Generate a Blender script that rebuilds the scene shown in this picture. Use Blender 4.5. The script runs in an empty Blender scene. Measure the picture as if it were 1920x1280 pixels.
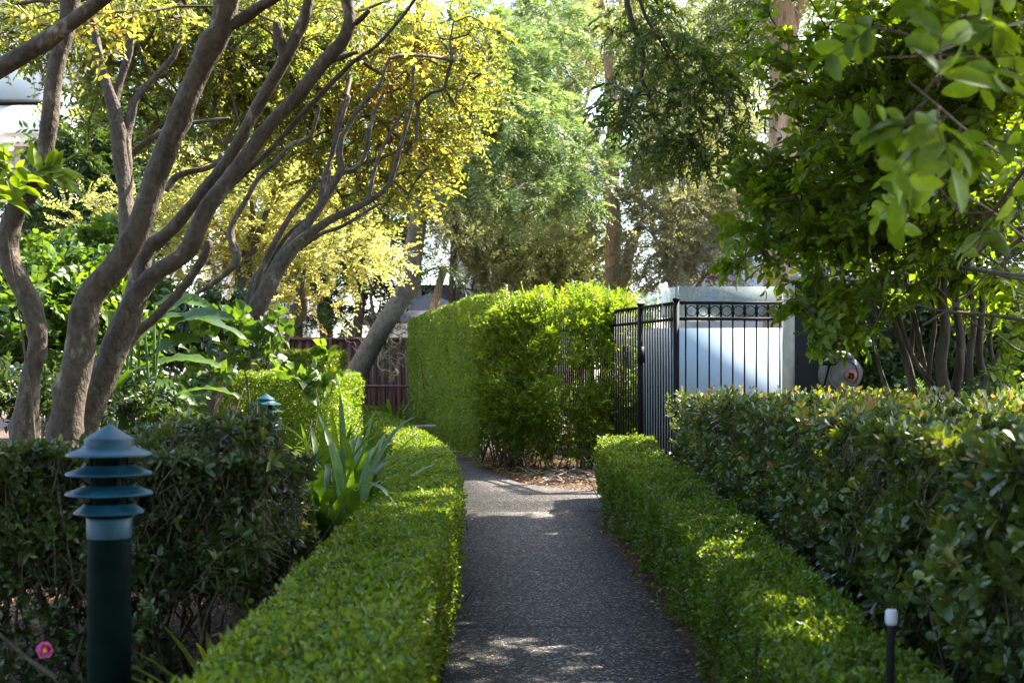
import bpy, math
import numpy as np
from math import radians as R

# ------------------------------------------------------------------ basics
sc = bpy.context.scene
COL = sc.collection
F, CX, HY, EYE = 2400.0, 960.0, 705.0, 1.2      # focal length in photo pixels, principal x, horizon row, eye height
rs = np.random.default_rng(7)


def at(px, py, d):
    return np.array([(px - CX) / F * d, d, EYE - (py - HY) / F * d])


def gx(px, d):
    return (px - CX) / F * d


def unit(v):
    return v / np.maximum(np.linalg.norm(v, axis=-1, keepdims=True), 1e-9)


def lump(P, s=1.0, seed=0.0):
    x, y, z = P[..., 0] * s + seed, P[..., 1] * s + seed * 1.7, P[..., 2] * s - seed
    return (np.sin(x * 1.7 + 1.3 * np.sin(y * 1.1 + z)) + np.sin(y * 2.3 + 1.1 * np.sin(z * 1.9 - x)) +
            np.sin(z * 2.9 + 1.2 * np.sin(x * 1.3 + y * .7)) + .6 * np.sin(x * 4.1 - y * 3.7 + z * 3.3)) / 3.6


# ------------------------------------------------------------------ mesh builder
class MB:
    def __init__(s):
        s.v, s.q, s.t, s.r, s.n = [], [], [], [], 0

    def add(s, V, Q=None, T=None, rnd=None):
        V = np.asarray(V, dtype=np.float32).reshape(-1, 3)
        if Q is not None and len(Q):
            s.q.append(np.asarray(Q, dtype=np.int32).reshape(-1, 4) + s.n)
        if T is not None and len(T):
            s.t.append(np.asarray(T, dtype=np.int32).reshape(-1, 3) + s.n)
        s.r.append(np.zeros(len(V), np.float32) if rnd is None else np.asarray(rnd, dtype=np.float32))
        s.v.append(V)
        s.n += len(V)
        return s

    def build(s, name, mat, parent=None, smooth=False, also=None, also_mat=None):
        nq, ntr = sum(len(x) for x in s.q), sum(len(x) for x in s.t)
        if also is not None and also.n:
            s.add(np.concatenate(also.v), np.concatenate(also.q) if also.q else None, None, np.concatenate(also.r))
        me = bpy.data.meshes.new(name)
        V = np.concatenate(s.v) if s.v else np.zeros((0, 3), np.float32)
        Q = np.concatenate(s.q) if s.q else np.zeros((0, 4), np.int32)
        T = np.concatenate(s.t) if s.t else np.zeros((0, 3), np.int32)
        if parent is not None:
            V = V - np.array(parent.location, dtype=np.float32)
        me.vertices.add(len(V))
        me.vertices.foreach_set('co', np.ascontiguousarray(V, dtype=np.float32).ravel())
        lo = np.concatenate([Q.ravel(), T.ravel()]).astype(np.int32)
        me.loops.add(len(lo))
        me.loops.foreach_set('vertex_index', lo)
        me.polygons.add(len(Q) + len(T))
        st = np.concatenate([np.arange(len(Q)) * 4, len(Q) * 4 + np.arange(len(T)) * 3]).astype(np.int32)
        me.polygons.foreach_set('loop_start', st)
        me.update(calc_edges=True)
        if smooth:
            me.polygons.foreach_set('use_smooth', np.ones(len(Q) + len(T), dtype=bool))
        a = me.attributes.new('rnd', 'FLOAT', 'POINT')
        a.data.foreach_set('value', np.concatenate(s.r) if s.r else np.zeros(0, np.float32))
        me.materials.append(mat)
        if also is not None and also.n:
            me.materials.append(also_mat)
            mi = np.zeros(len(Q) + len(T), np.int32)
            mi[nq:len(Q)] = 1
            me.polygons.foreach_set('material_index', mi)
        o = bpy.data.objects.new(name, me)
        COL.objects.link(o)
        if parent is not None:
            o.parent = parent
        return o

    def join_into(s, parent, mat):
        """add this geometry to the parent's foliage mesh, with a material slot of its own"""
        o = [x for x in parent.children if x.name.split('.')[0] == 'foliage'][0]
        tmp = s.build('foliage', mat, parent)
        me, m2 = o.data, tmp.data
        n1, n2 = len(me.vertices), len(m2.vertices)
        def get(m):
            co = np.empty(len(m.vertices) * 3, np.float32); m.vertices.foreach_get('co', co)
            lv = np.empty(len(m.loops), np.int32); m.loops.foreach_get('vertex_index', lv)
            ls = np.empty(len(m.polygons), np.int32); m.polygons.foreach_get('loop_start', ls)
            mi = np.empty(len(m.polygons), np.int32); m.polygons.foreach_get('material_index', mi)
            r = np.empty(len(m.vertices), np.float32); m.attributes['rnd'].data.foreach_get('value', r)
            return co, lv, ls, mi, r
        A, B = get(me), get(m2)
        k = len(me.materials)
        nm = bpy.data.meshes.new('foliage')
        nm.vertices.add(n1 + n2); nm.vertices.foreach_set('co', np.concatenate([A[0], B[0]]))
        nm.loops.add(len(A[1]) + len(B[1])); nm.loops.foreach_set('vertex_index', np.concatenate([A[1], B[1] + n1]))
        nm.polygons.add(len(A[2]) + len(B[2])); nm.polygons.foreach_set('loop_start', np.concatenate([A[2], B[2] + len(A[1])]))
        nm.update(calc_edges=True)
        nm.polygons.foreach_set('material_index', np.concatenate([A[3], B[3] + k]))
        nm.attributes.new('rnd', 'FLOAT', 'POINT').data.foreach_set('value', np.concatenate([A[4], B[4]]))
        for m in list(me.materials) + [mat]: nm.materials.append(m)
        bpy.data.objects.remove(tmp)
        o.data = nm
        return o

    # -- solids
    def box(s, c, size, rz=0.0, tilt=None):
        hx, hy, hz = np.array(size) / 2
        p = np.array([[x, y, z] for x in (-hx, hx) for y in (-hy, hy) for z in (-hz, hz)])
        if tilt:
            ct, stt = math.cos(tilt), math.sin(tilt)
            p = np.stack([p[:, 0] * ct + p[:, 2] * stt, p[:, 1], -p[:, 0] * stt + p[:, 2] * ct], 1)
        c0, s0 = math.cos(rz), math.sin(rz)
        p = np.stack([p[:, 0] * c0 - p[:, 1] * s0, p[:, 0] * s0 + p[:, 1] * c0, p[:, 2]], 1) + np.array(c)
        return s.add(p, [[0, 1, 3, 2], [4, 6, 7, 5], [0, 4, 5, 1], [2, 3, 7, 6], [0, 2, 6, 4], [1, 5, 7, 3]])

    def lathe(s, c, prof, n=40, split=False):
        prof = np.array(prof, float)
        if split:
            for i in range(len(prof) - 1):
                s.lathe(c, prof[i:i + 2], n)
            return s
        a = np.arange(n) / n * 2 * np.pi
        V = np.stack([prof[:, 0][:, None] * np.cos(a), prof[:, 0][:, None] * np.sin(a),
                      np.repeat(prof[:, 1][:, None], n, 1)], -1).reshape(-1, 3) + np.array(c)
        Q = []
        for i in range(len(prof) - 1):
            j = np.arange(n)
            k = (j + 1) % n
            Q.append(np.stack([i * n + j, i * n + k, (i + 1) * n + k, (i + 1) * n + j], 1))
        return s.add(V, np.concatenate(Q))

    def ring(s, c, rad, rt, ax=(0, 1, 0), n=20, m=6):
        ax = unit(np.array(ax, float))
        u = unit(np.cross(ax, [0, 0, 1.0]))
        w = np.cross(u, ax)
        A, B = np.meshgrid(np.arange(n) / n * 2 * np.pi, np.arange(m) / m * 2 * np.pi, indexing='ij')
        rr = rad + rt * np.cos(B)
        V = (np.cos(A) * rr)[..., None] * u + (np.sin(A) * rr)[..., None] * w + (rt * np.sin(B))[..., None] * ax + np.array(c)
        i, j = np.meshgrid(np.arange(n), np.arange(m), indexing='ij')
        Q = np.stack([i * m + j, (i + 1) % n * m + j, (i + 1) % n * m + (j + 1) % m, i * m + (j + 1) % m], -1)
        return s.add(V.reshape(-1, 3), Q.reshape(-1, 4))

    # -- one bent tapering limb
    def tube(s, P, rad, sides=12, step=None, bump=0.0, knots=0, seed=0, flute=0.0, rnd=0.5):
        P, rad = np.array(P, float), np.array(rad, float)
        Pp = np.concatenate([[2 * P[0] - P[1]], P, [2 * P[-1] - P[-2]]])
        out, ro = [], []
        L = np.linalg.norm(np.diff(P, axis=0), axis=1)
        step = step or max(0.03, L.sum() / 60)
        for i in range(len(P) - 1):
            k = max(2, int(L[i] / step))
            t = (np.arange(k) / k)[:, None]
            a, b, c, d = Pp[i], Pp[i + 1], Pp[i + 2], Pp[i + 3]
            out.append(.5 * ((2 * b) + (c - a) * t + (2 * a - 5 * b + 4 * c - d) * t ** 2 + (3 * b - a - 3 * c + d) * t ** 3))
            tt = t[:, 0]
            tt = tt * tt * (3 - 2 * tt)
            ro.append(rad[i] * (1 - tt) + rad[i + 1] * tt)
        C = np.concatenate(out + [P[-1:]])
        rr = np.concatenate(ro + [rad[-1:]])
        n = len(C)
        T = unit(np.gradient(C, axis=0))
        ref = np.array([0.31, 0.9, 0.11])
        U = np.zeros_like(T)
        u = unit(np.cross(T[0], ref))
        for i in range(n):
            u = unit(u - T[i] * np.dot(u, T[i]))
            U[i] = u
        W = np.cross(T, U)
        a = np.arange(sides) / sides * 2 * np.pi
        rg = np.random.default_rng(seed + 11)
        sc_ = np.repeat(rr[:, None], sides, 1)
        if bump or flute:
            lenpos = np.cumsum(np.concatenate([[0], np.linalg.norm(np.diff(C, axis=0), axis=1)]))
            q = lenpos[:, None] / max(rr.mean(), 1e-3)
            ph = rg.uniform(0, 6.28, 6)
            sc_ *= 1 + bump * (np.sin(q * .55 + ph[0] + 1.3 * np.sin(a + ph[1])) * .6 + np.sin(q * .9 + ph[2] - 2 * a) * .4 +
                               .35 * np.sin(q * 2.1 + 3 * a + ph[3]))
            sc_ *= 1 + flute * np.sin(a * 3 + q * .25 + ph[4] + np.sin(q * .3))
        for k in range(knots):
            i0, a0 = rg.integers(3, max(4, n - 3)), rg.uniform(0, 6.28)
            dist = np.linalg.norm(C - C[i0], axis=1)[:, None] / rr[i0]
            da = np.abs((a - a0 + np.pi) % (2 * np.pi) - np.pi)
            am = rg.uniform(.25, .55)
            sc_ += rr[i0] * am * np.exp(-(dist / .55) ** 2 - (da / .55) ** 2) - rr[i0] * am * .5 * np.exp(-(dist / .2) ** 2 - (da / .2) ** 2)
        V = C[:, None, :] + sc_[..., None] * (np.cos(a)[None, :, None] * U[:, None, :] + np.sin(a)[None, :, None] * W[:, None, :])
        i, j = np.meshgrid(np.arange(n - 1), np.arange(sides), indexing='ij')
        Q = np.stack([i * sides + j, i * sides + (j + 1) % sides, (i + 1) * sides + (j + 1) % sides, (i + 1) * sides + j], -1)
        V = np.concatenate([V.reshape(-1, 3), [C[-1] + T[-1] * rr[-1] * .5]])
        tip = len(V) - 1
        b = (n - 1) * sides
        jj = np.arange(sides)
        Tt = np.stack([b + jj, b + (jj + 1) % sides, np.full(sides, tip)], 1)
        return s.add(V, Q.reshape(-1, 4), Tt, np.full(len(V), rnd))

    # -- many straight thin twigs at once
    def sticks(s, A, B, ra, rb, sides=3, rnd=None):
        A, B = np.asarray(A, float), np.asarray(B, float)
        n = len(A)
        if n == 0:
            return s
        ra, rb = np.broadcast_to(ra, n), np.broadcast_to(rb, n)
        d = unit(B - A)
        u = unit(np.cross(d, np.array([.37, .53, .76])))
        w = np.cross(d, u)
        a = np.arange(sides) / sides * 2 * np.pi
        off = np.cos(a)[None, :, None] * u[:, None] + np.sin(a)[None, :, None] * w[:, None]
        V = np.concatenate([A[:, None] + off * ra[:, None, None], B[:, None] + off * rb[:, None, None]], 1)
        j = np.arange(sides)
        k = (j + 1) % sides
        q = np.stack([j, k, sides + k, sides + j], 1)
        Q = (np.arange(n) * 2 * sides)[:, None, None] + q[None]
        r = rs.random(n) if rnd is None else np.broadcast_to(rnd, n)
        return s.add(V.reshape(-1, 3), Q.reshape(-1, 4), rnd=np.repeat(r, 2 * sides))

    # -- many leaves at once. axis = base->tip, nrm = blade normal
    def leaves(s, P, axis, nrm, L, W, style='fold', rnd=None, curl=0.12):
        n = len(P)
        if n == 0:
            return s
        axis = unit(axis)
        side = unit(np.cross(axis, nrm))
        nn = np.cross(side, axis)
        L, W = np.broadcast_to(L, n)[:, None, None], np.broadcast_to(W, n)[:, None, None]
        tm, q = LEAF[style]
        tm = np.array(tm)
        u, v, w = tm[:, 0], tm[:, 1], tm[:, 2]
        V = P[:, None] + axis[:, None] * (u[None, :, None] * L) + side[:, None] * (v[None, :, None] * W) + \
            nn[:, None] * ((w[None, :, None]) * W - curl * (u ** 2)[None, :, None] * L)
        Q = (np.arange(n) * len(tm))[:, None, None] + np.array(q)[None]
        r = rs.random(n) if rnd is None else np.broadcast_to(rnd, n)
        return s.add(V.reshape(-1, 3), Q.reshape(-1, 4), rnd=np.repeat(r, len(tm)))

    # -- ribbons (strap leaves) : base, heading, start slope, length, width
    def straps(s, P, az, el, L, W, bend, k=9, rnd=None):
        n = len(P)
        t = np.linspace(0, 1, k)
        ang = el[:, None] - bend[:, None] * t[None] ** 1.4
        dl = (L / (k - 1))[:, None]
        h = np.concatenate([np.zeros((n, 1)), np.cumsum(np.cos(ang[:, :-1]) * dl, 1)], 1)
        z = np.concatenate([np.zeros((n, 1)), np.cumsum(np.sin(ang[:, :-1]) * dl, 1)], 1)
        hd = np.stack([np.cos(az), np.sin(az), 0 * az], 1)
        sd = np.stack([-np.sin(az), np.cos(az), 0 * az], 1)
        C = P[:, None] + hd[:, None] * h[..., None] + np.array([0, 0, 1.0]) * z[..., None]
        nrm = -np.sin(ang)[..., None] * hd[:, None] + np.cos(ang)[..., None] * np.array([0, 0, 1.0])
        prof = np.interp(t, [0, .15, .6, .85, 1], [.6, .85, 1, .7, .06])
        off = (W[:, None] * prof[None] * .5)[..., None]
        V = np.stack([C - sd[:, None] * off + nrm * off * .35, C, C + sd[:, None] * off + nrm * off * .35], 2)
        i, j = np.meshgrid(np.arange(k - 1), np.arange(2), indexing='ij')
        q = np.stack([i * 3 + j, i * 3 + j + 1, (i + 1) * 3 + j + 1, (i + 1) * 3 + j], -1).reshape(-1, 4)
        Q = (np.arange(n) * 3 * k)[:, None, None] + q[None]
        r = rs.random(n) if rnd is None else rnd
        return s.add(V.reshape(-1, 3), Q.reshape(-1, 4), rnd=np.repeat(r, 3 * k))


def grid_leaf(us, ws, fold):
    V, Q = [], []
    for u, w in zip(us, ws):
        V += [(u, -w, fold * w), (u, 0, 0), (u, w, fold * w)]
    for i in range(len(us) - 1):
        for j in range(2):
            Q.append((i * 3 + j, i * 3 + j + 1, (i + 1) * 3 + j + 1, (i + 1) * 3 + j))
    return V, Q


LEAF = {
    'quad': ([(0, 0, 0), (.5, -.5, .1), (1, 0, 0), (.5, .5, .1)], [(0, 1, 2, 3)]),
    'fold': ([(0, 0, 0), (.3, -.46, .18), (.72, -.36, .16), (1, 0, 0), (.72, .36, .16), (.3, .46, .18)], [(0, 1, 2, 3), (0, 3, 4, 5)]),
    'oval': grid_leaf([0, .12, .4, .7, .9, 1], [.03, .26, .5, .46, .26, .02], .35),
    'heart': grid_leaf([0, .08, .3, .6, .85, 1], [.12, .42, .55, .42, .18, .01], .3),
    'paddle': grid_leaf([0, .3, .55, .8, .94, 1], [.04, .22, .42, .5, .32, .04], .3),
}


# ------------------------------------------------------------------ naming
def tag(o, label=None, cat=None, group=None, kind=None):
    if label: o['label'] = label
    if cat: o['category'] = cat
    if group: o['group'] = group
    if kind: o['kind'] = kind
    return o


def empty(name, loc, label, cat, group=None):
    o = bpy.data.objects.new(name, None)
    o.empty_display_size = .2
    o.location = [float(x) for x in loc]
    COL.objects.link(o)
    return tag(o, label, cat, group)


# ------------------------------------------------------------------ materials
def new_mat(name):
    m = bpy.data.materials.new(name)
    m.use_nodes = True
    nt = m.node_tree
    nt.nodes.clear()
    out = nt.nodes.new('ShaderNodeOutputMaterial')
    return m, nt, out


def node(nt, typ, **kw):
    n = nt.nodes.new(typ)
    for k, v in kw.items():
        if k in n.inputs:
            n.inputs[k].default_value = v
        else:
            setattr(n, k, v)
    return n


def ramp(nt, fac, stops):
    r = nt.nodes.new('ShaderNodeValToRGB')
    while len(r.color_ramp.elements) < len(stops):
        r.color_ramp.elements.new(.5)
    for e, (p, c) in zip(r.color_ramp.elements, stops):
        e.position = p
        e.color = (c[0], c[1], c[2], 1)
    if fac is not None:
        nt.links.new(fac, r.inputs[0])
    return r


def leaf_mat(name, stops, trans=.4, tcol=(1.5, 1.35, .45), rough=.42, spec=.5, mottle=0):
    m, nt, out = new_mat(name)
    a = node(nt, 'ShaderNodeAttribute', attribute_name='rnd')
    r = ramp(nt, a.outputs['Fac'], stops)
    if mottle:
        tc = node(nt, 'ShaderNodeTexCoord')
        nz = node(nt, 'ShaderNodeTexNoise', Scale=mottle, Detail=3.0, Roughness=.6)
        nt.links.new(tc.outputs['Object'], nz.inputs[0])
        ad = node(nt, 'ShaderNodeMath', operation='MULTIPLY_ADD')
        ad.inputs[1].default_value, ad.inputs[2].default_value = 1.1, -.55
        nt.links.new(nz.outputs['Fac'], ad.inputs[0])
        sm = node(nt, 'ShaderNodeMath', operation='ADD')
        nt.links.new(ad.outputs[0], sm.inputs[0])
        nt.links.new(a.outputs['Fac'], sm.inputs[1])
        nt.links.new(sm.outputs[0], r.inputs[0])
    p = node(nt, 'ShaderNodeBsdfPrincipled')
    p.inputs['Roughness'].default_value = rough
    p.inputs['Specular IOR Level'].default_value = spec
    nt.links.new(r.outputs[0], p.inputs['Base Color'])
    mu = node(nt, 'ShaderNodeMix', data_type='RGBA', blend_type='MULTIPLY')
    mu.inputs[0].default_value = 1
    nt.links.new(r.outputs[0], mu.inputs[6])
    mu.inputs[7].default_value = (*tcol, 1)
    t = node(nt, 'ShaderNodeBsdfTranslucent')
    nt.links.new(mu.outputs[2], t.inputs[0])
    mx = node(nt, 'ShaderNodeMixShader')
    mx.inputs[0].default_value = trans
    nt.links.new(p.outputs[0], mx.inputs[1])
    nt.links.new(t.outputs[0], mx.inputs[2])
    nt.links.new(mx.outputs[0], out.inputs[0])
    return m


def bark_mat(name, dark, mid, pale, scale=6, stretch=(1, 1, .35), bump=.5, patch=.62, rough=.8):
    m, nt, out = new_mat(name)
    tc = node(nt, 'ShaderNodeTexCoord')
    mp = node(nt, 'ShaderNodeMapping')
    mp.inputs['Scale'].default_value = stretch
    nt.links.new(tc.outputs['Object'], mp.inputs[0])
    n1 = node(nt, 'ShaderNodeTexNoise', Scale=scale, Detail=6.0, Roughness=.65)
    nt.links.new(mp.outputs[0], n1.inputs[0])
    n2 = node(nt, 'ShaderNodeTexNoise', Scale=scale * 5, Detail=4.0, Roughness=.6)
    nt.links.new(mp.outputs[0], n2.inputs[0])
    r1 = ramp(nt, n1.outputs['Fac'], [(.3, dark), (.48, mid), (patch, mid), (patch + .08, pale)])
    r2 = ramp(nt, n2.outputs['Fac'], [(.3, (.55, .55, .55)), (.65, (1.1, 1.1, 1.1))])
    mu = node(nt, 'ShaderNodeMix', data_type='RGBA', blend_type='MULTIPLY')
    mu.inputs[0].default_value = 1
    nt.links.new(r1.outputs[0], mu.inputs[6])
    nt.links.new(r2.outputs[0], mu.inputs[7])
    p = node(nt, 'ShaderNodeBsdfPrincipled', Roughness=rough)
    p.inputs['Specular IOR Level'].default_value = .25
    nt.links.new(mu.outputs[2], p.inputs['Base Color'])
    b = node(nt, 'ShaderNodeBump', Strength=bump, Distance=.02)
    nt.links.new(n2.outputs['Fac'], b.inputs['Height'])
    nt.links.new(b.outputs[0], p.inputs['Normal'])
    nt.links.new(p.outputs[0], out.inputs[0])
    return m


def plain_mat(name, col, rough=.5, spec=.5, metal=0.0, var=.15, scale=8, bump=0.0, coat=0.0):
    m, nt, out = new_mat(name)
    tc = node(nt, 'ShaderNodeTexCoord')
    n1 = node(nt, 'ShaderNodeTexNoise', Scale=scale, Detail=5.0)
    nt.links.new(tc.outputs['Object'], n1.inputs[0])
    c = np.array(col)
    r = ramp(nt, n1.outputs['Fac'], [(.3, c * (1 - var)), (.7, np.minimum(c * (1 + var), 1))])
    p = node(nt, 'ShaderNodeBsdfPrincipled', Roughness=rough, Metallic=metal)
    p.inputs['Specular IOR Level'].default_value = spec
    p.inputs['Coat Weight'].default_value = coat
    nt.links.new(r.outputs[0], p.inputs['Base Color'])
    rr = node(nt, 'ShaderNodeMapRange')
    rr.inputs['To Min'].default_value = max(rough - .08, .02)
    rr.inputs['To Max'].default_value = min(rough + .12, 1)
    nt.links.new(n1.outputs['Fac'], rr.inputs[0])
    nt.links.new(rr.outputs[0], p.inputs['Roughness'])
    if bump:
        b = node(nt, 'ShaderNodeBump', Strength=bump, Distance=.01)
        nt.links.new(n1.outputs['Fac'], b.inputs['Height'])
        nt.links.new(b.outputs[0], p.inputs['Normal'])
    nt.links.new(p.outputs[0], out.inputs[0])
    return m


def glass_mat(name, tint, refl=.12, opac=.35, rough=.05):
    m, nt, out = new_mat(name)
    tr = node(nt, 'ShaderNodeBsdfTransparent')
    tr.inputs[0].default_value = (.86, .92, .9, 1)
    tc = node(nt, 'ShaderNodeTexCoord')
    n1 = node(nt, 'ShaderNodeTexNoise', Scale=7.0, Detail=8.0, Roughness=.7)
    nt.links.new(tc.outputs['Object'], n1.inputs[0])
    mr = node(nt, 'ShaderNodeMapRange')
    mr.inputs['From Min'].default_value, mr.inputs['From Max'].default_value = .35, .7
    mr.inputs['To Min'].default_value, mr.inputs['To Max'].default_value = opac * .7, min(opac * 1.35, 1)
    nt.links.new(n1.outputs['Fac'], mr.inputs[0])
    df = node(nt, 'ShaderNodeBsdfDiffuse')
    df.inputs[0].default_value = (*tint, 1)
    m1 = node(nt, 'ShaderNodeMixShader')
    nt.links.new(mr.outputs[0], m1.inputs[0])
    nt.links.new(tr.outputs[0], m1.inputs[1])
    nt.links.new(df.outputs[0], m1.inputs[2])
    gl = node(nt, 'ShaderNodeBsdfGlossy', Roughness=rough)
    lw = node(nt, 'ShaderNodeFresnel', IOR=1.5)
    ad = node(nt, 'ShaderNodeMath', operation='ADD')
    ad.inputs[1].default_value = refl
    hf = node(nt, 'ShaderNodeMath', operation='MULTIPLY')
    hf.inputs[1].default_value = .45
    nt.links.new(lw.outputs[0], hf.inputs[0])
    nt.links.new(hf.outputs[0], ad.inputs[0])
    m2 = node(nt, 'ShaderNodeMixShader')
    nt.links.new(ad.outputs[0], m2.inputs[0])
    nt.links.new(m1.outputs[0], m2.inputs[1])
    nt.links.new(gl.outputs[0], m2.inputs[2])
    nt.links.new(m2.outputs[0], out.inputs[0])
    return m


M = {}
M['box'] = leaf_mat('box_leaf', [(0, (.050, .095, .008)), (.5, (.100, .168, .012)), (.9, (.175, .24, .016)), (1, (.22, .20, .03))], .44, tcol=(1.5, 1.3, .4), spec=.4)
M['tall'] = leaf_mat('lillypilly_leaf', [(0, (.065, .120, .010)), (.5, (.140, .220, .018)), (.93, (.24, .33, .03)), (1, (.28, .18, .05))], .45, tcol=(1.45, 1.35, .45))
M['dark'] = leaf_mat('camellia_leaf', [(0, (.032, .052, .016)), (.6, (.064, .090, .024)), (.93, (.11, .145, .03)), (1, (.24, .14, .05))], .28, rough=.34, spec=.6)
M['raph'] = leaf_mat('hawthorn_leaf', [(0, (.036, .060, .015)), (.55, (.075, .108, .022)), (.88, (.15, .20, .02)), (.95, (.20, .21, .03)), (1, (.27, .13, .06))], .33, rough=.33, spec=.6, mottle=45)
M['mag'] = leaf_mat('magnolia_leaf', [(0, (.050, .092, .009)), (.5, (.105, .170, .012)), (1, (.18, .26, .018))], .55, tcol=(1.55, 1.45, .35), rough=.45, spec=.35, mottle=45)
M['crepe'] = leaf_mat('crepe_leaf', [(0, (.11, .145, .03)), (.4, (.22, .245, .05)), (.68, (.36, .335, .065)), (.86, (.52, .35, .06)), (1, (.50, .21, .04))], .55, tcol=(1.28, 1.2, .75), rough=.5, spec=.3)
M['pale'] = leaf_mat('pale_crepe_leaf', [(0, (.26, .30, .08)), (.55, (.44, .43, .15)), (.9, (.60, .50, .19)), (1, (.55, .28, .08))], .5, tcol=(1.2, 1.2, .8), rough=.5, spec=.3)
M['fern'] = leaf_mat('jacaranda_leaf', [(0, (.07, .12, .04)), (.5, (.17, .25, .085)), (1, (.38, .43, .21))], .45, tcol=(1.25, 1.25, .8), rough=.5)
M['gum'] = leaf_mat('gum_leaf', [(0, (.09, .125, .05)), (.6, (.17, .21, .075)), (1, (.30, .32, .12))], .48, tcol=(1.25, 1.2, .65), rough=.45)
M['olive'] = leaf_mat('fine_leaf', [(0, (.12, .14, .06)), (.6, (.21, .225, .095)), (1, (.36, .34, .17))], .48, tcol=(1.25, 1.2, .7), rough=.5)
M['deep'] = leaf_mat('evergreen_leaf', [(0, (.025, .05, .015)), (.6, (.05, .09, .024)), (1, (.10, .15, .035))], .3, rough=.38)
M['hang'] = leaf_mat('hanging_leaf', [(0, (.045, .080, .012)), (.6, (.088, .135, .018)), (1, (.16, .22, .025))], .5, rough=.4)
M['hib'] = leaf_mat('hibiscus_leaf', [(0, (.040, .085, .014)), (.6, (.080, .150, .02)), (1, (.15, .235, .03))], .42, rough=.4, mottle=45)
M['strap'] = leaf_mat('strap_leaf', [(0, (.035, .080, .012)), (.6, (.072, .14, .016)), (.92, (.13, .21, .02)), (1, (.24, .22, .03))], .42, rough=.36, spec=.6, mottle=45)
M['litter'] = leaf_mat('dry_leaf', [(0, (.10, .045, .02)), (.4, (.2, .09, .035)), (.75, (.32, .19, .06)), (.93, (.42, .32, .12)), (1, (.35, .38, .05))], .15, rough=.7, spec=.2)

M['crepe_bark'] = bark_mat('crepe_bark', (.032, .024, .016), (.090, .068, .047), (.25, .205, .15), 7, (1, 1, .6), 1.0, .58)
M['smooth_bark'] = bark_mat('smooth_bark', (.06, .048, .034), (.125, .102, .072), (.25, .21, .155), 4, (1, 1, .6), .35)
M['red_bark'] = bark_mat('stringy_bark', (.12, .065, .04), (.42, .25, .16), (.56, .40, .29), 9, (1, 1, .09), 1.0, .58)
M['dark_bark'] = bark_mat('dark_bark', (.035, .027, .02), (.075, .058, .042), (.14, .115, .085), 7, (1, 1, .3), .6)
M['grey_bark'] = bark_mat('grey_bark', (.09, .075, .06), (.19, .16, .125), (.33, .28, .22), 6, (1, 1, .25), .6)
M['twig'] = bark_mat('twig_bark', (.045, .033, .022), (.10, .075, .05), (.2, .155, .105), 20, (1, 1, 1), .2)
M['bare'] = bark_mat('bare_twig_bark', (.14, .11, .085), (.28, .23, .18), (.42, .36, .29), 20, (1, 1, 1), .2)
M['teal'] = plain_mat('teal_paint', (.005, .042, .066), .45, .25, 0, .55, 14, .12)
M['post_green'] = plain_mat('dark_green_paint', (.001, .006, .0045), .6, .03, 0, .6, 10, .1)
M['black'] = plain_mat('black_metal', (.005, .005, .006), .5, .12, 0, .2, 30)
M['concrete'] = plain_mat('rendered_beige', (.34, .31, .245), .85, .2, 0, .15, 9, .15)
M['charcoal'] = plain_mat('charcoal_render', (.020, .020, .022), .85, .15, 0, .15, 6, .12)
M['cream_wall'] = plain_mat('cream_render', (.72, .65, .60), .85, .2, 0, .08, 3, .1)
M['white_wall'] = plain_mat('white_render', (.76, .76, .74), .8, .2, 0, .05, 3, .05)
M['blue_wall'] = plain_mat('pale_blue_wall', (.55, .58, .64), .8, .2, 0, .06, 3)
M['roof'] = plain_mat('slate_roof', (.16, .15, .165), .7, .3, 0, .2, 12, .3)
M['window'] = plain_mat('dark_window_glass', (.03, .035, .045), .08, .7, 0, .1, 2)
M['brown_fence'] = plain_mat('brown_steel', (.06, .026, .02), .55, .35, 0, .18, 9)
M['brown_rail'] = plain_mat('brown_rail_paint', (.11, .05, .042), .4, .45, 0, .12, 9)
M['reel'] = plain_mat('grey_plastic', (.10, .097, .09), .65, .2, 0, .2, 10)
M['reel_red'] = plain_mat('rusty_red_plastic', (.25, .075, .04), .5, .4, 0, .15, 10)
M['paper'] = plain_mat('white_paper', (.78, .78, .8), .8, .2, 0, .03, 10)
M['panel'] = plain_mat('pale_blue_panel', (.34, .43, .49), .55, .2, 0, .03, 1.2)
M['glass'] = glass_mat('clear_sheet', (.27, .31, .29), .0, .52, .25)
M['glass2'] = glass_mat('green_sheet', (.45, .55, .35), .10, .22)
M['pink'] = leaf_mat('pink_petal', [(0, (.62, .10, .32)), (1, (.75, .2, .45))], .4, tcol=(1.2, 1, 1))
M['yellow'] = plain_mat('yellow_stamens', (.7, .38, .06), .7, .2)
M['pipe'] = plain_mat('grey_pipe', (.4, .38, .35), .6, .3)
M['whitecap'] = plain_mat('white_plastic', (.40, .40, .46), .45, .3)

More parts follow.
